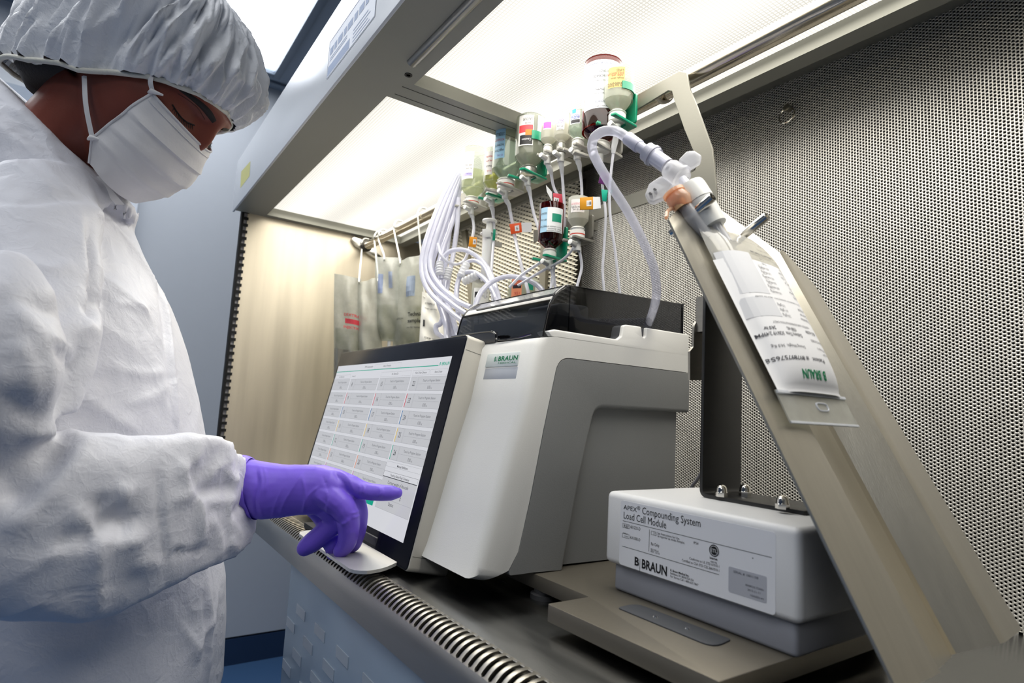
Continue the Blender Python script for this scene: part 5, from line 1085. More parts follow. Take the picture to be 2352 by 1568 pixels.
# syringe
sb, st = at(1113, 650, D=1.12), at(1123, 540, D=1.12); c = (sb + st) / 2; M = frame((st[0], st[1], sb[2]), (1, 0, 0), (0, 1, 0), (0, 0, 1)); hs = st[2] - sb[2]
sy_ = thing('syringe', 'large white syringe standing plunger up in front of the diamond screen', 'syringe', tuple(M[:3, 3]))
b = MB(); b.lathe([(.0001, 0), (.010, 0), (.011, .004), (.0115, hs), (.0165, hs + .001), (.0165, hs + .003), (.0095, hs + .0032)], M, 22); b.build('barrel', mat('syringe_white', (236, 236, 234), .3, sss=.1), sy_)
hp = at(1126, 507, D=1.12)[2] - sb[2]
b = MB(); b.lathe([(.0001, hs * .5), (.006, hs * .5), (.006, hp - .002), (.0135, hp - .0015), (.0142, hp), (.0135, hp + .0022), (.0001, hp + .0024)], M, 22); b.build('plunger', WVALVE, sy_)
b = MB(); b.lathe([(.0001, -.03), (.002, -.03), (.0028, 0), (.0001, .001)], M, 12); b.build('tip', SPK, sy_)
b = MB(); b.box((.008, -.004, hs * .8), (XR + .0 - M[0, 3] if XR > M[0, 3] + .01 else .02, .004, hs * .8 + .008), 0, M); b.build('clip', HGREY, sy_)
# ------------------------------------------------------------------ fluid bags hanging on the rail at the far end
def hang_bag(lab, tl, tr_, bl, br, D, hook, level=None, tint=(222, 224, 222), clear=.5, prints=(), m=None, thick=.026):
    D = min(RC[2] @ (at(*hook, X=RX) - C0), 1.52); P = [at(x, y, D=D) for x, y in (tl, tr_, bl, br)]; hk = at(*hook, X=RX); uh = float(np.clip((hk[0] - P[0][0]) / (P[1][0] - P[0][0] + 1e-9), .1, .9)); uh = float(np.clip((hook[0] - tl[0]) / (tr_[0] - tl[0]), .08, .92)); Ttop = P[0] + (P[1] - P[0]) * uh; o = thing('fluid_bag', lab, 'bag', tuple(Ttop), 'fluid bags hanging on the rail')
    nx, nv = 21, 31; F1_, F2_ = np.zeros((nx, nv, 3)), np.zeros((nx, nv, 3)); ex = unit(P[1] - P[0]); nrm = unit(np.cross(ex, (0, 0, 1))); 
    if nrm @ RC[2] > 0: nrm = -nrm
    rg = np.random.default_rng(int(tl[0]))
    ph = rg.uniform(0, 6, 4)
    def pos(u, v, s): 
        a = P[2] + (P[0] - P[2]) * v; c_ = P[3] + (P[1] - P[3]) * v; p = a + (c_ - a) * u
        e = (1 - abs(2 * u - 1) ** 2.5) * (1 - abs(2 * v - 1) ** 5); belly = .35 + .65 * np.clip(1.5 - 1.4 * v, 0, 1)
        wr = .0045 * math.sin(9 * u + 4 * v + ph[0]) * math.sin(3.1 * u) + .0035 * math.sin(15 * v + 7 * u + ph[1]) * math.sin(3.1 * u) + .003 * abs(math.sin(7 * u - 5 * v + ph[2])) * v
        return p + nrm * (s * thick * e * belly + wr)
    for i, u in enumerate(np.linspace(0, 1, nx)):
        for j, v in enumerate(np.linspace(0, 1, nv)): F1_[i, j] = pos(u, v, 1); F2_[i, j] = pos(u, v, -1)
    b = MB(); b.grid(F1_); b.grid(F2_[:, ::-1]); pouch = b.build('pouch', m or film('pouch_%d' % tl[0], tint, clear + .12, .04, (214, 214, 206)), o, weld=True, smooth=60)
    if level:
        b = MB(); nn2 = 9; G1 = np.array([[P[2] * 0 + pos(.06 + .88 * u, .03 + (level - .03) * v, .82) for v in np.linspace(0, 1, nn2)] for u in np.linspace(0, 1, nn2)]); G2 = np.array([[pos(.06 + .88 * u, .03 + (level - .03) * v, -.82) for v in np.linspace(0, 1, nn2)] for u in np.linspace(0, 1, nn2)])
        b.grid(G1); b.grid(G2[:, ::-1]); b.grid(np.stack([G1[:, -1], G2[:, -1]])); b.build('fluid', gloss_clear('bag_fluid', (214, 216, 200), .03, .12, (222, 222, 196)), o)
    for (t_, u0, v0, h, w, rgb) in prints:
        def f(vv, u0=u0, v0=v0): 
            Wd = np.linalg.norm(P[1] - P[0]); Hd = np.linalg.norm(P[0] - P[2]); return np.array([pos(u0 + q[0] / Wd, v0 + q[1] / Hd, 1.0) + nrm * .0012 for q in vv])
        b = MB()
        if t_ is None: g_ = np.array([[(w * i / 5, h * j / 4, 0) for j in range(5)] for i in range(6)]).reshape(-1, 3); b.grid(f(g_).reshape(6, 5, 3))
        else: put_text(b, t_, f, 0, 0, h, 0, fit=w, bold=.02)
        b.build('print', labm(rgb), pouch, fix=False, smooth=0)
    b = MB(); b.tube([Ttop - (0, 0, .012), Ttop + (0, 0, .004), hk + (-.013, 0, -.02), hk + (-.0155, 0, 0), hk + (-.008, 0, .0145), hk + (.006, 0, .0155)], .0022, 8, smooth_path=5); b.build('hook', mat('hook_white', (230, 228, 220), .4), o)
    b = MB(); mid = (P[2] + P[3]) / 2; b.tube([mid + (0, 0, .004), mid - (0, 0, .028)], .0042, 10); b.build('port', SPK, o)
    return o
hang_bag('clear fluid bag with red print, first on the rail from the side wall', (768, 628), (830, 640), (766, 905), (838, 915), 1.50, (842, 560), .55, prints=((None, .45, .60, .012, .035, (190, 60, 70)), ('DEXTROSE', .40, .66, .007, .05, (190, 50, 64)), ('INJECTION', .40, .56, .006, .045, (190, 50, 64)), (None, .05, .05, .10, .06, (120, 116, 104))))
hang_bag('crumpled clear bag squeezed between the red-printed bag and the next', (822, 650), (872, 636), (818, 850), (880, 860), 1.47, (872, 545), .5, (228, 228, 222), .35)
hang_bag('clear fluid bag with a bright rounded fluid belly in the middle of the row', (862, 590), (922, 592), (862, 782), (926, 785), 1.42, (882, 540), .42, (226, 230, 232), .45, prints=((None, .15, .55, .05, .012, (110, 122, 150)), (None, .55, .62, .04, .010, (140, 150, 170))))
hang_bag('fluid bag printed with black technical sample wording', (912, 600), (972, 584), (902, 800), (974, 800), 1.38, (918, 520), .45, (226, 230, 226), .40, prints=(('Technical', .52, .34, .009, .036, (36, 36, 40)), ('sample', .52, .27, .009, .028, (36, 36, 40)), ('not for human use', .50, .21, .004, .036, (90, 90, 92)), ('CAUTION', .05, .31, .004, .022, (60, 60, 64)), (None, .45, .55, .05, .020, (120, 132, 150))))
ct = hang_bag('white paper carton-like pouch, last on the rail before the bundle of lines', (970, 670), (1018, 680), (962, 800), (1024, 815), 1.34, (973, 492), None, m=mat('pouch_white', (232, 230, 222), .5), thick=.008, prints=(('STERILE', .15, .80, .004, .025, (120, 120, 116)), ('Single use only', .15, .72, .003, .03, (140, 140, 136)), (None, .12, .40, .016, .004, (40, 40, 44)), ('EXP 2020', .2, .2, .004, .03, (130, 130, 126))))
# ------------------------------------------------------------------ the pharmacist: body, coverall, cap, mask, gloves
person = thing('person', 'person in white hooded coverall, bouffant cap, face mask and purple glove touching the screen', 'person', (-0.05, 1.06, 0.0))
def evald(me, mods):
    """apply a modifier stack to a mesh and return the plain result"""
    o = bpy.data.objects.new('tmp', me); COL.objects.link(o)
    for t, kw in mods:
        m = o.modifiers.new(t, t)
        for k, v in kw.items(): setattr(m, k, v)
    dg = bpy.context.evaluated_depsgraph_get(); r = bpy.data.meshes.new_from_object(o.evaluated_get(dg)); bpy.data.objects.remove(o); bpy.data.meshes.remove(me)
    return r
def co(me): v = np.zeros(len(me.vertices) * 3); me.vertices.foreach_get('co', v); return v.reshape(-1, 3)
def nor(me): v = np.zeros(len(me.vertices) * 3); me.vertices.foreach_get('normal', v); return v.reshape(-1, 3)
def setco(me, v): me.vertices.foreach_set('co', v.reshape(-1).astype(np.float32)); me.update()
def ringloft(mb, rings, n=36, caps=True):
    """rings: (centre, axis1, axis2, power) ; superellipse sections"""
    a = np.linspace(0, 2 * np.pi, n, endpoint=False); P = []
    for c, a1, a2, pw in rings:
        cx = np.sign(np.cos(a)) * np.abs(np.cos(a)) ** pw; sx = np.sign(np.sin(a)) * np.abs(np.sin(a)) ** pw
        P.append(np.asarray(c) + cx[:, None] * np.asarray(a1) + sx[:, None] * np.asarray(a2))
    k = mb.n; mb.grid(np.array(P), closed_v=True); m = len(rings)
    if caps: mb.f.append([k + j for j in range(n)][::-1]); mb.f.append([k + (m - 1) * n + j for j in range(n)]); mb.m += [0, 0]
def wob(p, s, seed=0.0): return np.array([mnoise.noise(Vector(q * s) + Vector((seed, seed * 1.7, -seed))) for q in p])
def finish(name, me, m, parent, smooth=180):
    me.materials.clear()
    for q in (m if isinstance(m, (list, tuple)) else [m]): me.materials.append(q)
    setco(me, co(me) - root_of(parent)); me.polygons.foreach_set('use_smooth', np.ones(len(me.polygons), bool))
    if smooth < 180: me.set_sharp_from_angle(angle=math.radians(smooth))
    return link(name, me, parent)
def tyvek(name, col, s1=9.0, s2=34.0, st=0.55, rough=0.48):
    m = mat(name, col, rough, var=0.015); nt = m.node_tree; b = nt.nodes['Principled BSDF']
    tc = nt.nodes.new('ShaderNodeTexCoord'); hs = []
    for sc_, w in ((s1, 1.0), (s2, 0.35), (s2 * 4.5, 0.10)):
        n = nt.nodes.new('ShaderNodeTexNoise'); n.inputs['Scale'].default_value = sc_; n.inputs['Detail'].default_value = 2.0; n.inputs['Distortion'].default_value = 0.6; nt.links.new(tc.outputs['Object'], n.inputs['Vector'])
        a = nt.nodes.new('ShaderNodeMath'); a.operation = 'SUBTRACT'; a.inputs[1].default_value = .5; nt.links.new(n.outputs['Fac'], a.inputs[0])
        c = nt.nodes.new('ShaderNodeMath'); c.operation = 'ABSOLUTE'; nt.links.new(a.outputs[0], c.inputs[0])
        d = nt.nodes.new('ShaderNodeMath'); d.operation = 'MULTIPLY'; d.inputs[1].default_value = -w; nt.links.new(c.outputs[0], d.inputs[0]); hs.append(d.outputs[0])
    x = hs[0]
    for h in hs[1:]:
        a = nt.nodes.new('ShaderNodeMath'); a.operation = 'ADD'; nt.links.new(x, a.inputs[0]); nt.links.new(h, a.inputs[1]); x = a.outputs[0]
    bp = nt.nodes.new('ShaderNodeBump'); bp.inputs['Strength'].default_value = st; bp.inputs['Distance'].default_value = 0.012
    nt.links.new(x, bp.inputs['Height']); nt.links.new(bp.outputs['Normal'], b.inputs['Normal'])
    b.inputs['Subsurface Weight'].default_value = 0.0
    return m
SUIT = tyvek('coverall_white', (216, 217, 225)); CAPM = tyvek('cap_tyvek', (232, 233, 236), 14.0, 46.0, 0.7)
# --- torso, legs and sleeves
TH = math.radians(-25); fx = np.array((math.cos(TH), math.sin(TH), 0)); ly = np.array((-math.sin(TH), math.cos(TH), 0)); ez = np.array((0, 0, 1.0))
sil = [(305, 515, .075, .140), (330, 575, .092, .165), (352, 625, .112, .185), (387, 695, .130, .200), (424, 805, .148, .205), (453, 920, .160, .205), (468, 1010, .168, .205), (490, 1160, .172, .205), (511, 1330, .172, .208), (512, 1420, .168, .212), (507, 1568, .160, .215)]
rings = []
for (x, y, a_, b_) in sil:
    P = at(x, y, D=.90); d = ray(x, y); n_ = unit((d[1], -d[0], 0)); h = math.sqrt((a_ * (fx @ n_)) ** 2 + (b_ * (ly @ n_)) ** 2); c = P - n_ * h
    rings.append((c, fx * a_, ly * b_, .92))
c_hip = rings[-1][0]
rings.append((np.array((c_hip[0] - .01, c_hip[1], .56)), fx * .15, ly * .21, .9))
pb, pf = at(-10, 172, D=.845), at(288, 452, D=.835); cc_ = (pb + pf) / 2; a1 = (pf - pb) / 2
colr = [(cc_, a1 * 1.0, ly * .078, 1.0), (cc_ - (0, 0, .035) - a1 * .05, a1 * 1.08, ly * .095, 1.0)]
shc = rings[0][0]; top2 = (cc_ * .55 + (shc + (0, 0, .02)) * .45, (a1 * 1.0 + fx * .06) * .66, ly * .115, 1.0)
allr = [colr[0], colr[1], top2] + rings
b = MB(); ringloft(b, allr[::-1], 40)
ctr = rings[0][0]
for sgn in (-1, 1):                                           # legs of the suit
    hp = c_hip + ly * sgn * .105
    ringloft(b, [(np.array((hp[0], hp[1], .70)), fx * .115, ly * .115, 1), (np.array((hp[0], hp[1], .50)), fx * .105, ly * .10, 1), (np.array((hp[0] + .01, hp[1], .30)), fx * .09, ly * .09, 1), (np.array((hp[0], hp[1], .10)), fx * .085, ly * .08, 1), (np.array((hp[0], hp[1], .055)), fx * .085, ly * .075, 1)], 24)
# right arm: shoulder, upper sleeve, elbow, baggy forearm sleeve
tocam = -RC[2]; rt, dn = RC[0], RC[1]
def armr(px_, py_, D, hw, hd, tilt=0.0, pw=1.0, w=1.0):        # ring facing along the sleeve: half height hw px, half depth hd m
    c = at(px_, py_, D=D); up = (-dn * math.cos(tilt) + rt * math.sin(tilt)); return (c, up * (hw / F_PX * D), tocam * hd, pw)
up_ = []
for (x, y, D, hw, hd, tl) in ((80, 430, .765, 110, .080, 1.1), (50, 520, .715, 150, .080, 1.45), (38, 620, .675, 168, .075, 1.55), (33, 730, .640, 172, .070, 1.57), (20, 840, .610, 168, .068, 1.65), (-10, 930, .58, 150, .065, 1.8)):
    up_.append(armr(x, y, D, hw, hd, tl))
ringloft(b, up_, 30)
elb = []
for (x, y, D, hw, hd, tl) in ((-60, 600, .560, 100, .030, 1.35), (-30, 680, .548, 128, .045, 1.45), (-18, 770, .540, 134, .052, 1.55), (-22, 860, .536, 138, .054, 1.62), (-40, 950, .540, 130, .052, 1.85), (-70, 1030, .55, 120, .050, 2.2)):
    elb.append(armr(x, y, D, hw, hd, tl))
ringloft(b, elb, 28)
fore = []
for (x, y, D, hw, hd, tl) in ((-110, 1165, .55, 215, .056, -.25), (-30, 1200, .56, 222, .062, -.12), (60, 1208, .572, 214, .064, -.06), (150, 1212, .588, 208, .064, -.02), (232, 1213, .606, 209, .062, .04), (310, 1196, .628, 192, .060, .06), (400, 1172, .662, 173, .056, .06), (470, 1157, .698, 157, .052, .06), (520, 1156, .735, 139, .048, .04), (550, 1160, .762, 118, .044, .0), (568, 1163, .777, 95, .040, -.05), (576, 1162, .787, 70, .034, -.1)):
    fore.append(armr(x, y, D, hw, hd, tl))
ringloft(b, fore, 40)
# left arm hangs at the far side
ctr = rings[1][0]; ls = ctr + ly * .155 - fx * .075 + (0, 0, -.02)
ringloft(b, [(ls + (0, 0, .04) - ly * .05, fx * .07, ez * .06, 1), (ls + (0, 0, .0), fx * .075, ly * .06, 1), (ls + ly * .025 + (0, 0, -.14), fx * .07, ly * .065, 1), (ls + ly * .03 + fx * .02 + (0, 0, -.30), fx * .065, ly * .06, 1), (ls + ly * .03 + fx * .05 + (0, 0, -.48), fx * .055, ly * .05, 1), (ls + ly * .03 + fx * .06 + (0, 0, -.53), fx * .045, ly * .04, 1)], 26)
me = b.mesh('coverall'); me = evald(me, [('REMESH', dict(mode='VOXEL', voxel_size=.0055)), ('SMOOTH', dict(factor=.5, iterations=6))])
from mathutils.bvhtree import BVHTree
def caster(me):
    v = co(me); t = BVHTree.FromPolygons(v.tolist(), [list(p.vertices) for p in me.polygons]); o_ = Vector(C0)
    def f(x, y):
        h = t.ray_cast(o_, Vector(unit(ray(x, y)))); return None if h[0] is None else np.array(h[0])
    return f
def folds(me, lst):
    """raise or sink the cloth along creases: (picture path on the body, width m, height m, one-sided?)"""
    cast = caster(me); v = co(me); n = nor(me); disp = np.zeros(len(v))
    for path, w, h in lst:
        pts = []
        path = np.asarray(path, float); L = np.concatenate([[0], np.cumsum(np.linalg.norm(np.diff(path, axis=0), axis=1))]); sm = spline(path, 6) if len(path) > 2 else np.array([path[0] + (path[1] - path[0]) * t for t in np.linspace(0, 1, 12)])
        for q in sm:
            p = cast(*q)
            if p is not None: pts.append(p)
        if len(pts) < 2: continue
        pts = np.array(pts); lo, hi = pts.min(0) - 3 * w, pts.max(0) + 3 * w; idx = np.where(np.all((v > lo) & (v < hi), axis=1))[0]
        if len(idx) == 0: continue
        d = np.full(len(idx), 9.0); tt = np.zeros(len(idx))
        for k in range(len(pts) - 1):
            a, c = pts[k], pts[k + 1]; ab = c - a
            if ab @ ab > (.03) ** 2: continue
            t = np.clip(((v[idx] - a) @ ab) / (ab @ ab + 1e-12), 0, 1); dd = np.linalg.norm(v[idx] - a - t[:, None] * ab, axis=1); m_ = dd < d; d[m_] = dd[m_]; tt[m_] = (k + t[m_]) / (len(pts) - 1)
        taper = np.clip(np.minimum(tt, 1 - tt) * 5, 0, 1) * .8 + .2
        disp[idx] += h * taper * np.exp(-(d / w)) if h > 0 else h * taper * np.exp(-(d / w) ** 1.4)
    setco(me, v + n * disp[:, None])
v = co(me); n = nor(me)
rid = lambda s, sd: .30 - np.abs(wob(v, s, sd))
arm_w = np.clip((.87 - (v - C0) @ RC[2]) * 9, 0, 1)
d_ = .0065 * rid(5.0, 1) + .0035 * rid(11.0, 4) * (0.3 + .8 * arm_w) + .0016 * rid(30.0, 9) * (.3 + .9 * arm_w)
setco(me, v + n * d_[:, None])
folds(me, [
    # front flap over the zip, its shadow line beside it
    ([(338, 600), (372, 668), (386, 740), (396, 850), (404, 950), (406, 1000)], .006, .0055), ([(334, 602), (364, 672), (377, 745), (386, 852), (394, 960)], .007, -.0045),
    ([(478, 1335), (482, 1420), (480, 1500), (476, 1566)], .006, .0055), ([(470, 1340), (472, 1430), (468, 1560)], .007, -.004),
    ([(500, 1365), (488, 1420), (470, 1455), (455, 1500)], .006, .005), ([(410, 1430), (445, 1480), (465, 1500)], .006, .004),
    # armpit and chest folds
    ([(195, 490), (235, 505), (290, 560), (345, 640), (375, 690)], .014, .008), ([(205, 520), (215, 620), (212, 700)], .010, -.012), ([(225, 660), (222, 700), (205, 730)], .012, -.010),
    ([(225, 700), (290, 700), (340, 715)], .010, .005), ([(200, 745), (230, 700), (260, 690)], .010, -.006), ([(240, 640), (300, 690), (350, 740)], .012, .005),
    ([(190, 780), (160, 900), (120, 960)], .012, -.010), ([(170, 900), (260, 960), (330, 1000)], .012, .006), ([(230, 840), (330, 860), (390, 850)], .010, .004), ([(280, 930), (350, 910), (400, 880)], .010, .004),
    # shoulder seam and upper sleeve
    ([(0, 470), (90, 468), (170, 462), (200, 470)], .005, -.004), ([(0, 474), (90, 473), (178, 468)], .006, .004), ([(180, 480), (190, 560), (200, 650), (210, 730), (190, 770)], .010, .008),
    ([(100, 770), (150, 800), (180, 820)], .008, .006), ([(108, 800), (150, 830), (176, 850)], .006, -.005), ([(60, 600), (120, 620), (170, 600)], .010, .005), ([(40, 690), (120, 720), (180, 690)], .010, -.004),
    ([(20, 240), (90, 300), (140, 380)], .010, .006), ([(60, 330), (130, 420), (190, 470), (240, 500)], .012, .006), ([(10, 360), (80, 410), (130, 450)], .010, .005), ([(200, 400), (260, 490), (320, 590)], .014, .005),
    # elbow bulge
    ([(30, 690), (80, 760), (110, 850), (108, 950)], .012, .006), ([(30, 780), (60, 840), (80, 930)], .010, .005), ([(0, 900), (50, 940), (90, 970)], .010, -.006),
    # forearm sleeve
    ([(0, 1228), (60, 1180), (120, 1120), (170, 1060), (190, 1012)], .014, .014), ([(0, 1150), (50, 1130), (110, 1080), (150, 1020)], .016, -.014), ([(40, 1010), (90, 990), (160, 1000), (178, 1020)], .010, .008), ([(60, 1120), (110, 1090), (140, 1040)], .010, .006),
    ([(190, 1030), (220, 1010), (300, 1004)], .012, .005), ([(160, 1150), (200, 1200), (240, 1235), (300, 1240), (340, 1225)], .013, .012), ([(235, 1130), (230, 1190), (250, 1225)], .012, -.013), ([(262, 1160), (280, 1195), (300, 1215)], .014, -.012), ([(275, 1190), (285, 1150), (292, 1100)], .010, .008),
    ([(220, 1240), (222, 1300), (226, 1420)], .010, .007), ([(228, 1418), (140, 1400), (60, 1370)], .014, .005), ([(228, 1420), (300, 1380), (380, 1340)], .012, .005), ([(40, 1330), (110, 1280), (200, 1260)], .010, .005),
    ([(366, 1070), (366, 1140), (372, 1220), (386, 1330)], .006, -.005), ([(372, 1070), (374, 1140), (380, 1220), (392, 1330)], .006, .006), ([(430, 1050), (440, 1100), (456, 1130), (520, 1118)], .007, -.008), ([(425, 1050), (432, 1105), (450, 1138), (460, 1200), (460, 1250)], .007, .007),
    ([(385, 1262), (430, 1262), (485, 1255)], .006, -.006), ([(385, 1255), (430, 1254), (480, 1248)], .006, .006), ([(385, 1150), (420, 1140), (448, 1136)], .008, .005), ([(455, 1140), (500, 1150), (545, 1142)], .008, .007), ([(470, 1180), (500, 1230), (505, 1290)], .008, .006),
    ([(515, 1150), (530, 1200), (555, 1230)], .007, .006), ([(505, 1075), (530, 1100), (548, 1100)], .008, .008), ([(470, 1100), (500, 1070), (535, 1050)], .010, .006), ([(520, 1190), (545, 1170), (565, 1150)], .006, -.005), ([(520, 1240), (550, 1265), (560, 1290)], .006, .005),
    ([(410, 1020), (455, 1012), (500, 1020), (535, 1040)], .012, .006), ([(455, 1015), (440, 1060), (400, 1090)], .010, .006), ([(300, 1300), (340, 1290), (380, 1300)], .010, .004), ([(120, 1240), (180, 1230), (215, 1225)], .012, -.007),
])
me = evald(me, [('SMOOTH', dict(factor=.35, iterations=1))])
finish('coverall', me, SUIT, person)
# --- shoe covers
for sgn in (-1, 1):
    hp = c_hip + ly * sgn * .105; b = MB()
    ringloft(b, [(np.array((hp[0], hp[1], .0)) + fx * .05, fx * .135, ly * .048, .85), (np.array((hp[0], hp[1], .02)) + fx * .05, fx * .14, ly * .052, .85), (np.array((hp[0], hp[1], .055)) + fx * .03, fx * .11, ly * .052, .9), (np.array((hp[0], hp[1], .10)), fx * .065, ly * .055, 1), (np.array((hp[0], hp[1], .13)), fx * .06, ly * .055, 1)], 28)
    b.build('shoe_cover', SUIT, person, smooth=60)
# --- head and neck (skin), one surface
ff = unit((.74, .67, -.12)); uu_ = np.array((.67, -.74, .10)); uu_ = unit(uu_ - ff * (uu_ @ ff)); ss_ = np.cross(uu_, ff)
if ss_[2] > 0: ss_ = -ss_
HF, HS, HU = RC.T @ ff, RC.T @ ss_, RC.T @ uu_
HC = C0 + RC.T @ (np.array(((458 - 1176) / F_PX * .82, (318 - 784) / F_PX * .82, .82)) - ff * .098)
hd = lambda f, s, u: HC + np.multiply.outer(f, HF) + np.multiply.outer(s, HS) + np.multiply.outer(u, HU)
nl, nm_ = 120, 90; lon = np.linspace(-np.pi, np.pi, nl, endpoint=False); lat = np.linspace(-np.pi / 2 + .02, np.pi / 2 - .02, nm_)
LO, LA = np.meshgrid(lon, lat, indexing='ij'); F_0 = np.cos(LA) * np.cos(LO); S_0 = np.cos(LA) * np.sin(LO); U_0 = np.sin(LA)
f = F_0 * .098; s = S_0 * .076; u = U_0 * .122
low = np.clip(-u / .12, 0, 1); s = s * (1 - .30 * low ** 1.5); f = np.where(f > 0, f * (1 - .10 * low ** 2) + .004 * low, f * (1 - .35 * low))
g = lambda s0, u0, ws, wu: np.exp(-((s - s0) / ws) ** 2 - ((u - u0) / wu) ** 2) * (F_0 > .1)
up_f = np.clip((u - .02) / .07, 0, 1); f = f - .004 * up_f ** 2 * (F_0 > 0) + .009 * np.exp(-(s / .05) ** 2 - ((u - .050) / .030) ** 2) * (F_0 > 0)
df = np.zeros_like(f)
df += .015 * np.exp(-(s / .011) ** 2) * np.exp(-((u - .006) / .024) ** 2) * (F_0 > .1) + .008 * np.exp(-(s / .014) ** 2) * np.exp(-((u + .024) / .020) ** 2) * (F_0 > .1)
for sg in (-1, 1):
    df += .0075 * g(sg * .030, .040, .024, .011) - .0130 * g(sg * .031, .016, .017, .012) + .0075 * g(sg * .033, .014, .011, .0085) + .006 * g(sg * .045, -.014, .020, .018)
df += .010 * g(0, -.062, .022, .010) + .012 * g(0, -.100, .022, .016)
f = f + df
P = hd(f.ravel(), s.ravel(), u.ravel()).reshape(nl, nm_, 3); b = MB(); b.grid(P, closed_u=True)
k = b.n; tp, bt = hd(0., 0., .122), hd(0., 0., -.122); b.v.append(np.array([tp, bt])); b.n += 2
for i in range(nl):
    j = (i + 1) % nl; b.f += [(i * nm_ + nm_ - 1, j * nm_ + nm_ - 1, k), (j * nm_, i * nm_, k + 1)]; b.m += [0, 0]
nk0 = hd(-.035, 0., -.05); nk1 = cc_ - (0, 0, .05) + fx * -.01
ringloft(b, [(nk0 * (1 - t) + nk1 * t, (HF * (1 - t) + fx * t) * (.066 + .006 * t), (HS * (1 - t) - ly * t) * (.060 + .008 * t), 1) for t in np.linspace(0, 1, 8)], 30)
for sg in (-1, 1):                                            # ears, tucked under the cap
    c = hd(-.010, sg * .070, .036); ringloft(b, [(c - HS * sg * .006, HU * .030, HF * .017, 1), (c + HS * sg * .004, HU * .032, HF * .018, 1), (c + HS * sg * .010 - HF * .004, HU * .026, HF * .014, 1)], 18)
me = evald(b.mesh('head'), [('REMESH', dict(mode='VOXEL', voxel_size=.0022)), ('SMOOTH', dict(factor=.5, iterations=3))])
SKIN = mat('skin_brown', (126, 64, 50), .42, var=.10, bump=.12, bscale=420, vscale=40, sss=.08)
headcast = caster(me)
head = finish('head', me, SKIN, person)
# closed lids, lashes and brows laid on the skin
def on_head(f_, s_, u_, lift=.0006):
    """skin point under (s, u) looking back along the face direction"""
    o_ = hd(.2, s_, u_); h = HT.ray_cast(Vector(o_), Vector(-HF)); return np.array(h[0]) + np.array(h[1]) * lift
v_ = co(me) + root_of(person); HT = BVHTree.FromPolygons(v_.tolist(), [list(p.vertices) for p in me.polygons])
HAIR = mat('brow_hair', (26, 18, 16), .6, var=.15)
for sg in (-1, 1):
    n_ = 16; t = np.linspace(0, 1, n_); sx = sg * (.010 + .044 * t); uy = .028 + .008 * np.sin(np.pi * (t * .75 + .08)) - .004 * t; wd_ = .0034 * np.sin(np.pi * (t * .8 + .2)) ** .6 + .0006
    P = np.array([[on_head(0, sx[i], uy[i] + wd_[i] * q, .0012 if abs(q) < .9 else .0002) for q in (-1, -.4, .4, 1)] for i in range(n_)]); b = MB(); b.grid(P); b.build('eyebrow', HAIR, head, fix=False, smooth=60)
    t = np.linspace(0, 1, 14); sx = sg * (.018 + .030 * t); uy = .0085 - .0045 * np.sin(np.pi * t)
    b = MB(); b.tube([on_head(0, sx[i], uy[i], .0004) for i in range(14)], .0009, 6)
    for i in range(1, 13):
        p = on_head(0, sx[i], uy[i], .0006); b.tube([p, p + HF * .003 - HU * .004 + HS * sg * .0012 * (i - 6) / 6, p + HF * .005 - HU * .0055 + HS * sg * .003 * (i - 6) / 6], [.0005, .0004, .0001], 4)
    b.build('eyelash', HAIR, head, smooth=60)
    b = MB(); P = np.array([on_head(0, sg * (.016 + .034 * q), .0235 + .0045 * math.sin(math.pi * q), -.0001) for q in np.linspace(0, 1, 14)]); b.tube(P, .0006, 5); b.build('lid_crease', mat('skin_crease', (84, 42, 34), .5), head, smooth=60)
# hair at the nape, under the cap
b = MB(); ph = np.linspace(0, 2 * np.pi, 40, endpoint=False)
ringloft(b, [(hd(-.060, 0., .10), HF * .03, HS * .04, 1), (hd(-.060, 0., .07), HF * .080, HS * .078, 1), (hd(-.070, 0., .02), HF * .086, HS * .0795, 1), (hd(-.086, 0., -.02), HF * .076, HS * .0775, 1), (hd(-.100, 0., -.06), HF * .058, HS * .068, 1), (hd(-.108, 0., -.092), HF * .040, HS * .052, 1), (hd(-.110, 0., -.108), HF * .016, HS * .022, 1)], 40); b.build('hair', mat('hair_dark', (30, 20, 17), .5, var=.2, bump=.5, bscale=500, aniso=(1, 1, .15)), person, smooth=60)
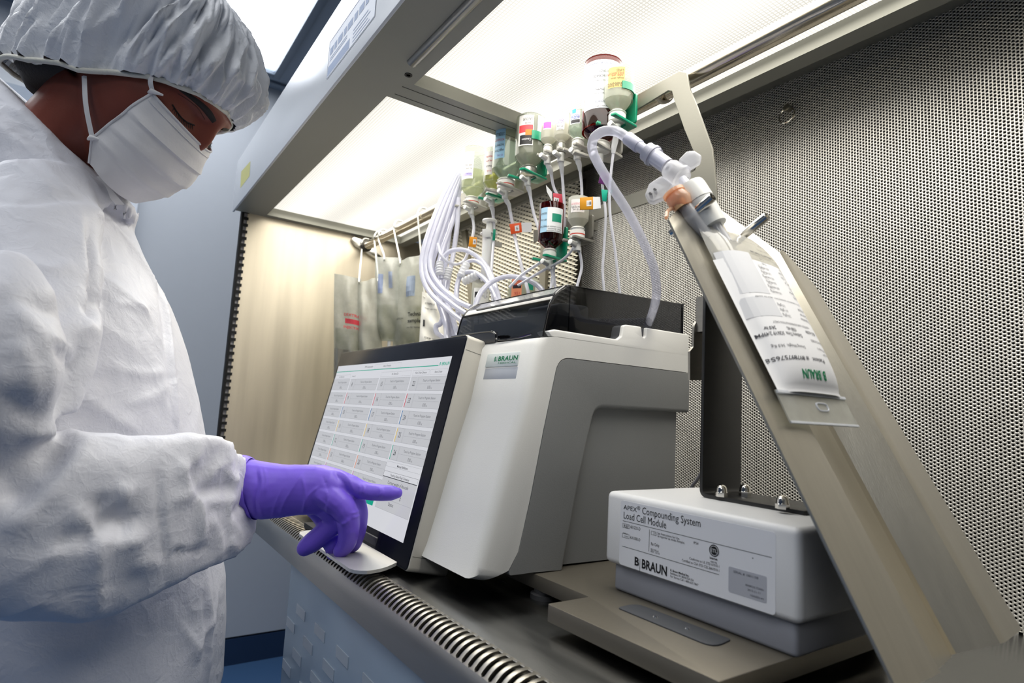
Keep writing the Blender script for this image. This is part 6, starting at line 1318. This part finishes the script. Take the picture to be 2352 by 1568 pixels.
# --- bouffant cap: gathered on an elastic band
NP, NTt = 420, 60; ph = np.linspace(0, 2 * np.pi, NP, endpoint=False)
bandu = np.interp(np.abs(np.where(ph > np.pi, ph - 2 * np.pi, ph)), np.radians([0, 30, 51, 60, 74, 86, 110, 150, 180]), [.0500, .042, .024, .013, -.012, -.040, -.074, -.105, -.110])
bf0 = -.036; rf, rs = .140, .0835
cph, sph = np.cos(ph), np.sin(ph); rfb = np.where(cph > 0, .135, .130)
cpw = np.where(cph > 0, np.abs(cph) ** .75, cph); band = hd(bf0 + rfb * cpw, rs * sph, bandu)
ple = np.array([mnoise.noise(Vector((7 * math.cos(q), 7 * math.sin(q), 3.1))) for q in ph]); ple2 = np.array([mnoise.noise(Vector((16 * math.cos(q), 16 * math.sin(q), 8.1))) for q in ph])
P = np.zeros((NP, NTt, 3))
for j in range(NTt):
    t = j / (NTt - 1); th = t * math.pi / 2
    grow = 1 + .13 * math.sin(min(1, t * 2.6) * math.pi / 2) ** .8 ; shrink = max(0.0, math.cos(th)) ** .78
    back = 1.0
    sw_ = .9 * t + .3 * np.array([mnoise.noise(Vector((2 * math.cos(q), 2 * math.sin(q), 2 * t))) for q in ph])
    pl = np.array([.5 - abs(mnoise.noise(Vector((5.5 * math.cos(q + .25 * t), 5.5 * math.sin(q + .25 * t), 1.6 * t + 3.0)))) * 2 for q in ph])
    pl2 = np.array([.5 - abs(mnoise.noise(Vector((13 * math.cos(q - .3 * t), 13 * math.sin(q - .3 * t), 2.5 * t)))) * 2 for q in ph])
    env = math.sin(math.pi * min(1, .04 + t * .96) ** .55) if t < 1 else 0
    A = (.022 * pl + .010 * pl2) * max(0, env) * (1 - .35 * t) + .004 * ple2 * max(0, 1 - t * 8)
    lift = (.163 - bandu) * (math.sin(th) ** .86) - .006 * math.sin(min(1, t * 6) * math.pi) * (1 - t)
    rr_f = rfb * grow * shrink + A; rr_s = rs * (grow + .27 * math.sin(min(1, t * 2.6) * math.pi / 2)) * shrink + A
    rr_f = np.where(cph > 0, rr_f * (1 - .13 * t * (1 - t) * 2 * cph), rr_f * 1.10)
    P[:, j] = hd(bf0 + rr_f * (cpw * (1 - t) + cph * t) - .012 * t, rr_s * sph, bandu + lift + A * .4)
b = MB(); b.grid(P, closed_u=True); k = b.n
me = b.mesh('bouffant_cap'); bm = bmesh.new(); bm.from_mesh(me); bmesh.ops.remove_doubles(bm, verts=bm.verts, dist=1e-5); bmesh.ops.recalc_face_normals(bm, faces=bm.faces); bm.to_mesh(me); bm.free()
v = co(me); n = nor(me); setco(me, v + n * (.0045 * (.3 - np.abs(wob(v, 22, 3))) + .0022 * (.3 - np.abs(wob(v, 48, 6))))[:, None])
cap = finish('bouffant_cap', me, CAPM, person)
b = MB(); bb = np.vstack([band, band[:1]])[::4]; b.tube(bb, .0034, 8, caps=False); b.build('elastic_band', mat('elastic_cream', (222, 220, 208), .6, bump=.6, bscale=500), cap, smooth=60)
# --- pleated face mask with its ties
MASKM = mat('mask_paper', (226, 224, 224), .55, var=.03, bump=.25, bscale=260, vscale=60)
rows = [(.060, .003, .0625, .1065, -.004), (.056, -.024, .063, .1135, -.026), (.051, -.050, .061, .1155, -.050), (.045, -.074, .057, .110, -.076), (.040, -.094, .051, .102, -.101), (.050, -.118, .038, .083, -.126)]
R6 = np.array(rows); nv = 40; tv = np.linspace(0, 1, nv); RW = np.stack([np.interp(tv, np.linspace(0, 1, 6), R6[:, k]) for k in range(5)], 1)
for _ in range(3): RW[1:-1] = (RW[:-2] + 2 * RW[1:-1] + RW[2:]) / 4
nh = 41; hh_ = np.linspace(-1, 1, nh); P = np.zeros((nv, nh, 3))
for i in range(nv):
    t = tv[i]; pleat = 0
    for c0_ in (.30, .52, .74): pleat += .0030 * np.clip((t - c0_ + .10) / .10, 0, 1) * (t <= c0_)
    fs, us, sv, ffr, ufr = RW[i]; q = np.abs(hh_) ; ang = (1 - q) * np.pi / 2
    k_ = np.clip(1 - t / .45, 0, 1); fcur = fs + (ffr - fs) * np.sin(ang) ** (.85 + .75 * k_); ucur = us + (ufr - us) * np.sin(ang) ** (1.1 + .4 * k_); scur = np.sign(hh_) * sv * np.cos(ang) ** (.72 + .38 * k_)
    edge_ = np.clip((1 - q) * 8, 0, 1); wr = .0016 * np.array([mnoise.noise(Vector((6 * t, 5 * h_, 1.7))) for h_ in hh_])
    nrm_f, nrm_s = np.sin(ang), np.sign(hh_) * np.cos(ang); o_ = .0035 + pleat * edge_ + wr
    P[i] = hd(fcur + o_ * nrm_f, scur + o_ * nrm_s, ucur)
b = MB(); b.grid(P); Pi = P - (HF * .0012); b.grid(Pi[:, ::-1]); mask = b.build('face_mask', MASKM, person, fix=False, smooth=50)
b = MB(); e_ = P[0]; b.tube(e_[2:-2] + HU * -.001, .0016, 6); e2 = P[3]; b.tube(e2[2:-2] + HF * .0005, .0007, 5); b.build('nose_wire', mat('mask_hem', (218, 217, 219), .5), mask, smooth=60)
for sg, ix in ((1, -1), (-1, 0)):
    a0_, b0_, c0_ = P[0, ix], P[-10, ix], P[-1, ix]; a1_ = hd(.048, sg * .072, .018); b1_ = hd(-.012, sg * .075, -.040)
    for q0, q1, name in ((a0_, a1_, 'upper'), (b0_, b1_, 'lower')):
        mid = (q0 + q1) / 2 + HS * sg * .004; b = MB(); pth_ = spline([q0, mid, q1], 8); side_ = unit(np.cross(q1 - q0, HS * sg)); 
        b.grid(np.stack([pth_ - side_ * .0032 + HS * sg * .001, pth_ + HS * sg * .0022, pth_ + side_ * .0032 + HS * sg * .001])); b.build('tie', MASKM, mask, fix=False, smooth=60)
        b = MB(); b.tube([q0 - side_ * .006, q0 + HS * sg * .004, q0 + side_ * .010 + HF * .004], [.0016, .0034, .0012], 7); b.build('tie_knot', MASKM, mask, smooth=60)
    b = MB(); e3 = P[:, ix]; b.tube(e3 + HS * sg * .0004, .0018, 6); b.build('side_hem', mat('mask_hem', (218, 217, 219), .5), mask, smooth=60)
p0_, p1_ = hd(.050, .02, -.128), at(276, 470, D=.80)
b = MB(); pth_ = spline([p0_, (p0_ + p1_) / 2, p1_], 6); b.grid(np.stack([pth_ - RC[0] * .006, pth_ + RC[0] * .006])); b.build('loose_tie', MASKM, mask, fix=False, smooth=60)
# --- gloved right hand pointing at the screen
GLOVE = mat('glove_purple', (116, 88, 214), .46, var=.05, bump=.10, bscale=240, coat=.04)
tipS = atp(921, 1133, BLm, nm); DT = RC[2] @ (tipS - C0) - .004
def chain(mb, pts, n=16):
    P = np.array([at(x, y, D=d) for x, y, d, r in pts]); r = [q[3] for q in pts]
    m = 6 * (len(P) - 1) + 1; S = spline(P, 6); rr = np.interp(np.linspace(0, 1, m), np.linspace(0, 1, len(r)), r); mb.tube(S, rr, n)
    for e, q in ((0, rr[0]), (-1, rr[-1])): 
        c = S[e]; M = frame(c, (1, 0, 0), (0, 1, 0), (0, 0, 1)); mb.lathe([(.0001, -q * .98)] + [(q * .98 * math.cos(t), q * .98 * math.sin(t)) for t in np.linspace(-1.3, 1.3, 8)] + [(.0001, q * .98)], M, 12)
DG = DT
def hand_mesh(mb):
    def pr(x, y, D, hw, hd, tl=0.0): return armr(x, y, D, hw, hd, tl)
    ringloft(mb, [pr(520, 1118, DG + .002, 60, .030), pr(570, 1120, DG + .001, 66, .031), pr(605, 1126, DG, 65, .030), pr(650, 1127, DG, 60, .027), pr(690, 1124, DG, 57, .026, .02), pr(725, 1124, DG, 57, .025, .10), pr(755, 1128, DG, 52, .022, .25), pr(778, 1134, DG, 38, .017, .4)], 28)
    chain(mb, [(735, 1098, DG + .004, .018), (768, 1104, DG + .004, .0165), (802, 1112, DG + .003, .0132), (836, 1126, DG + .002, .0115), (872, 1131, DG + .001, .0108), (900, 1132, DG, .0098), (913, 1132, DG, .0072)])
    chain(mb, [(742, 1112, DG + .006, .018), (780, 1116, DG + .012, .0175), (808, 1138, DG + .012, .0150), (822, 1172, DG + .012, .0130), (823, 1208, DG + .014, .0115), (814, 1246, DG + .015, .0100), (806, 1258, DG + .015, .0075)])
    chain(mb, [(735, 1130, DG - .006, .019), (768, 1146, DG - .008, .0185), (793, 1174, DG - .009, .0165), (801, 1212, DG - .008, .0140), (796, 1246, DG - .006, .0122), (782, 1266, DG - .004, .0098)])
    chain(mb, [(725, 1146, DG + .002, .017), (756, 1168, DG + .004, .0165), (772, 1196, DG + .006, .0140), (745, 1222, DG + .005, .0140), (716, 1246, DG + .003, .0132), (700, 1258, DG + .002, .0110)])
    chain(mb, [(700, 1130, DG + .016, .018), (740, 1180, DG + .020, .0150), (762, 1225, DG + .018, .0130), (764, 1258, DG + .014, .0118), (762, 1272, DG + .012, .0080)])
b = MB(); hand_mesh(b); me = evald(b.mesh('glove'), [('REMESH', dict(mode='VOXEL', voxel_size=.0016)), ('SMOOTH', dict(factor=.5, iterations=6))])
folds(me, [([(640, 1190), (655, 1150), (680, 1110), (695, 1085)], .0025, .0016), ([(696, 1188), (702, 1150), (700, 1120), (693, 1090)], .0025, .0014), ([(690, 1190), (708, 1140), (735, 1115)], .0022, .0014), ([(745, 1165), (752, 1130), (742, 1092)], .0025, -.0014), ([(752, 1185), (752, 1150), (748, 1110)], .0022, .0014), ([(725, 1140), (740, 1150), (750, 1160)], .002, .0012), ([(768, 1085), (790, 1110), (800, 1140)], .003, -.0016), ([(778, 1080), (800, 1100), (815, 1130)], .003, .0014),
    ([(823, 1112), (827, 1122), (824, 1136)], .0016, .0014), ([(831, 1112), (836, 1122), (832, 1136)], .0014, .0013), ([(870, 1118), (874, 1130), (868, 1142)], .0016, .0014), ([(876, 1119), (879, 1130), (874, 1142)], .0013, .0010), ([(805, 1178), (818, 1176), (828, 1170)], .0016, .0014), ([(808, 1188), (820, 1186), (828, 1180)], .0014, .0012), ([(780, 1205), (795, 1200), (803, 1190)], .0022, .0018), ([(760, 1192), (774, 1200), (785, 1206)], .002, -.0014),
    ([(588, 1075), (592, 1110), (586, 1150), (592, 1190)], .0025, -.0020), ([(597, 1072), (602, 1110), (597, 1150), (604, 1190)], .0022, .0016), ([(606, 1072), (612, 1105), (606, 1140)], .002, .0012), ([(625, 1190), (632, 1160), (648, 1120)], .0025, .0012)])
v = co(me); n = nor(me); setco(me, v + n * (.0007 * (.3 - np.abs(wob(v, 60, 2))))[:, None])
glove = finish('glove', me, GLOVE, person)
b = MB(); ringloft(b, [armr(538, 1110, DG + .001, 66, .034, -.25), armr(556, 1112, DG + .0, 70, .0355, -.25), armr(574, 1116, DG, 72, .0355, -.22), armr(584, 1122, DG, 69, .033, -.15)], 40, caps=False)
me = b.mesh('glove_cuff'); me = evald(me, [('SUBSURF', dict(levels=2, render_levels=2))]); v = co(me); n = nor(me); setco(me, v + n * (.003 * wob(v, 45, 5))[:, None]); finish('glove_cuff', me, GLOVE, person)
b = MB(); ringloft(b, [armr(520, 1092, DG - .004, 44, .034, -.3), armr(548, 1094, DG - .004, 44, .035, -.3), armr(556, 1096, DG - .003, 43, .0345, -.3)], 32, caps=False); b.build('inner_glove_cuff', mat('latex_cream', (232, 214, 180), .5, bump=.2, bscale=200), person, smooth=60)
# --- the other hand, relaxed beside the far hip
lh = ls + ly * .03 + fx * .065 + np.array((0, 0, -.55)); b = MB()
ringloft(b, [(lh + (0, 0, .04), fx * .028, ly * .022, 1), (lh - (0, 0, .02), fx * .036, ly * .017, 1), (lh + fx * .004 - (0, 0, .075), fx * .040, ly * .015, 1), (lh + fx * .006 - (0, 0, .09), fx * .036, ly * .012, 1)], 22)
for k, (o_, L_, r_q) in enumerate(((.030, .070, .0092), (.010, .078, .0098), (-.010, .072, .0094), (-.028, .056, .0082))):
    p = lh + fx * (o_ + .006) - np.array((0, 0, .085)); b.tube([p + (0, 0, .02), p, p - (0, 0, L_ * .45) + ly * -.004, p - (0, 0, L_ * .75) - ly * .014, p - (0, 0, L_ * .95) - ly * .026], [r_q, r_q, r_q * .92, r_q * .85, r_q * .6], 10)
p = lh + fx * .034 - np.array((0, 0, .01)); b.tube([p - fx * .015, p + fx * .006 - (0, 0, .02), p + fx * .018 - (0, 0, .045) - ly * .008, p + fx * .020 - (0, 0, .068) - ly * .014], [.012, .012, .0105, .007], 10)
me = evald(b.mesh('glove'), [('REMESH', dict(mode='VOXEL', voxel_size=.0026)), ('SMOOTH', dict(factor=.5, iterations=4))]); finish('glove', me, GLOVE, person)
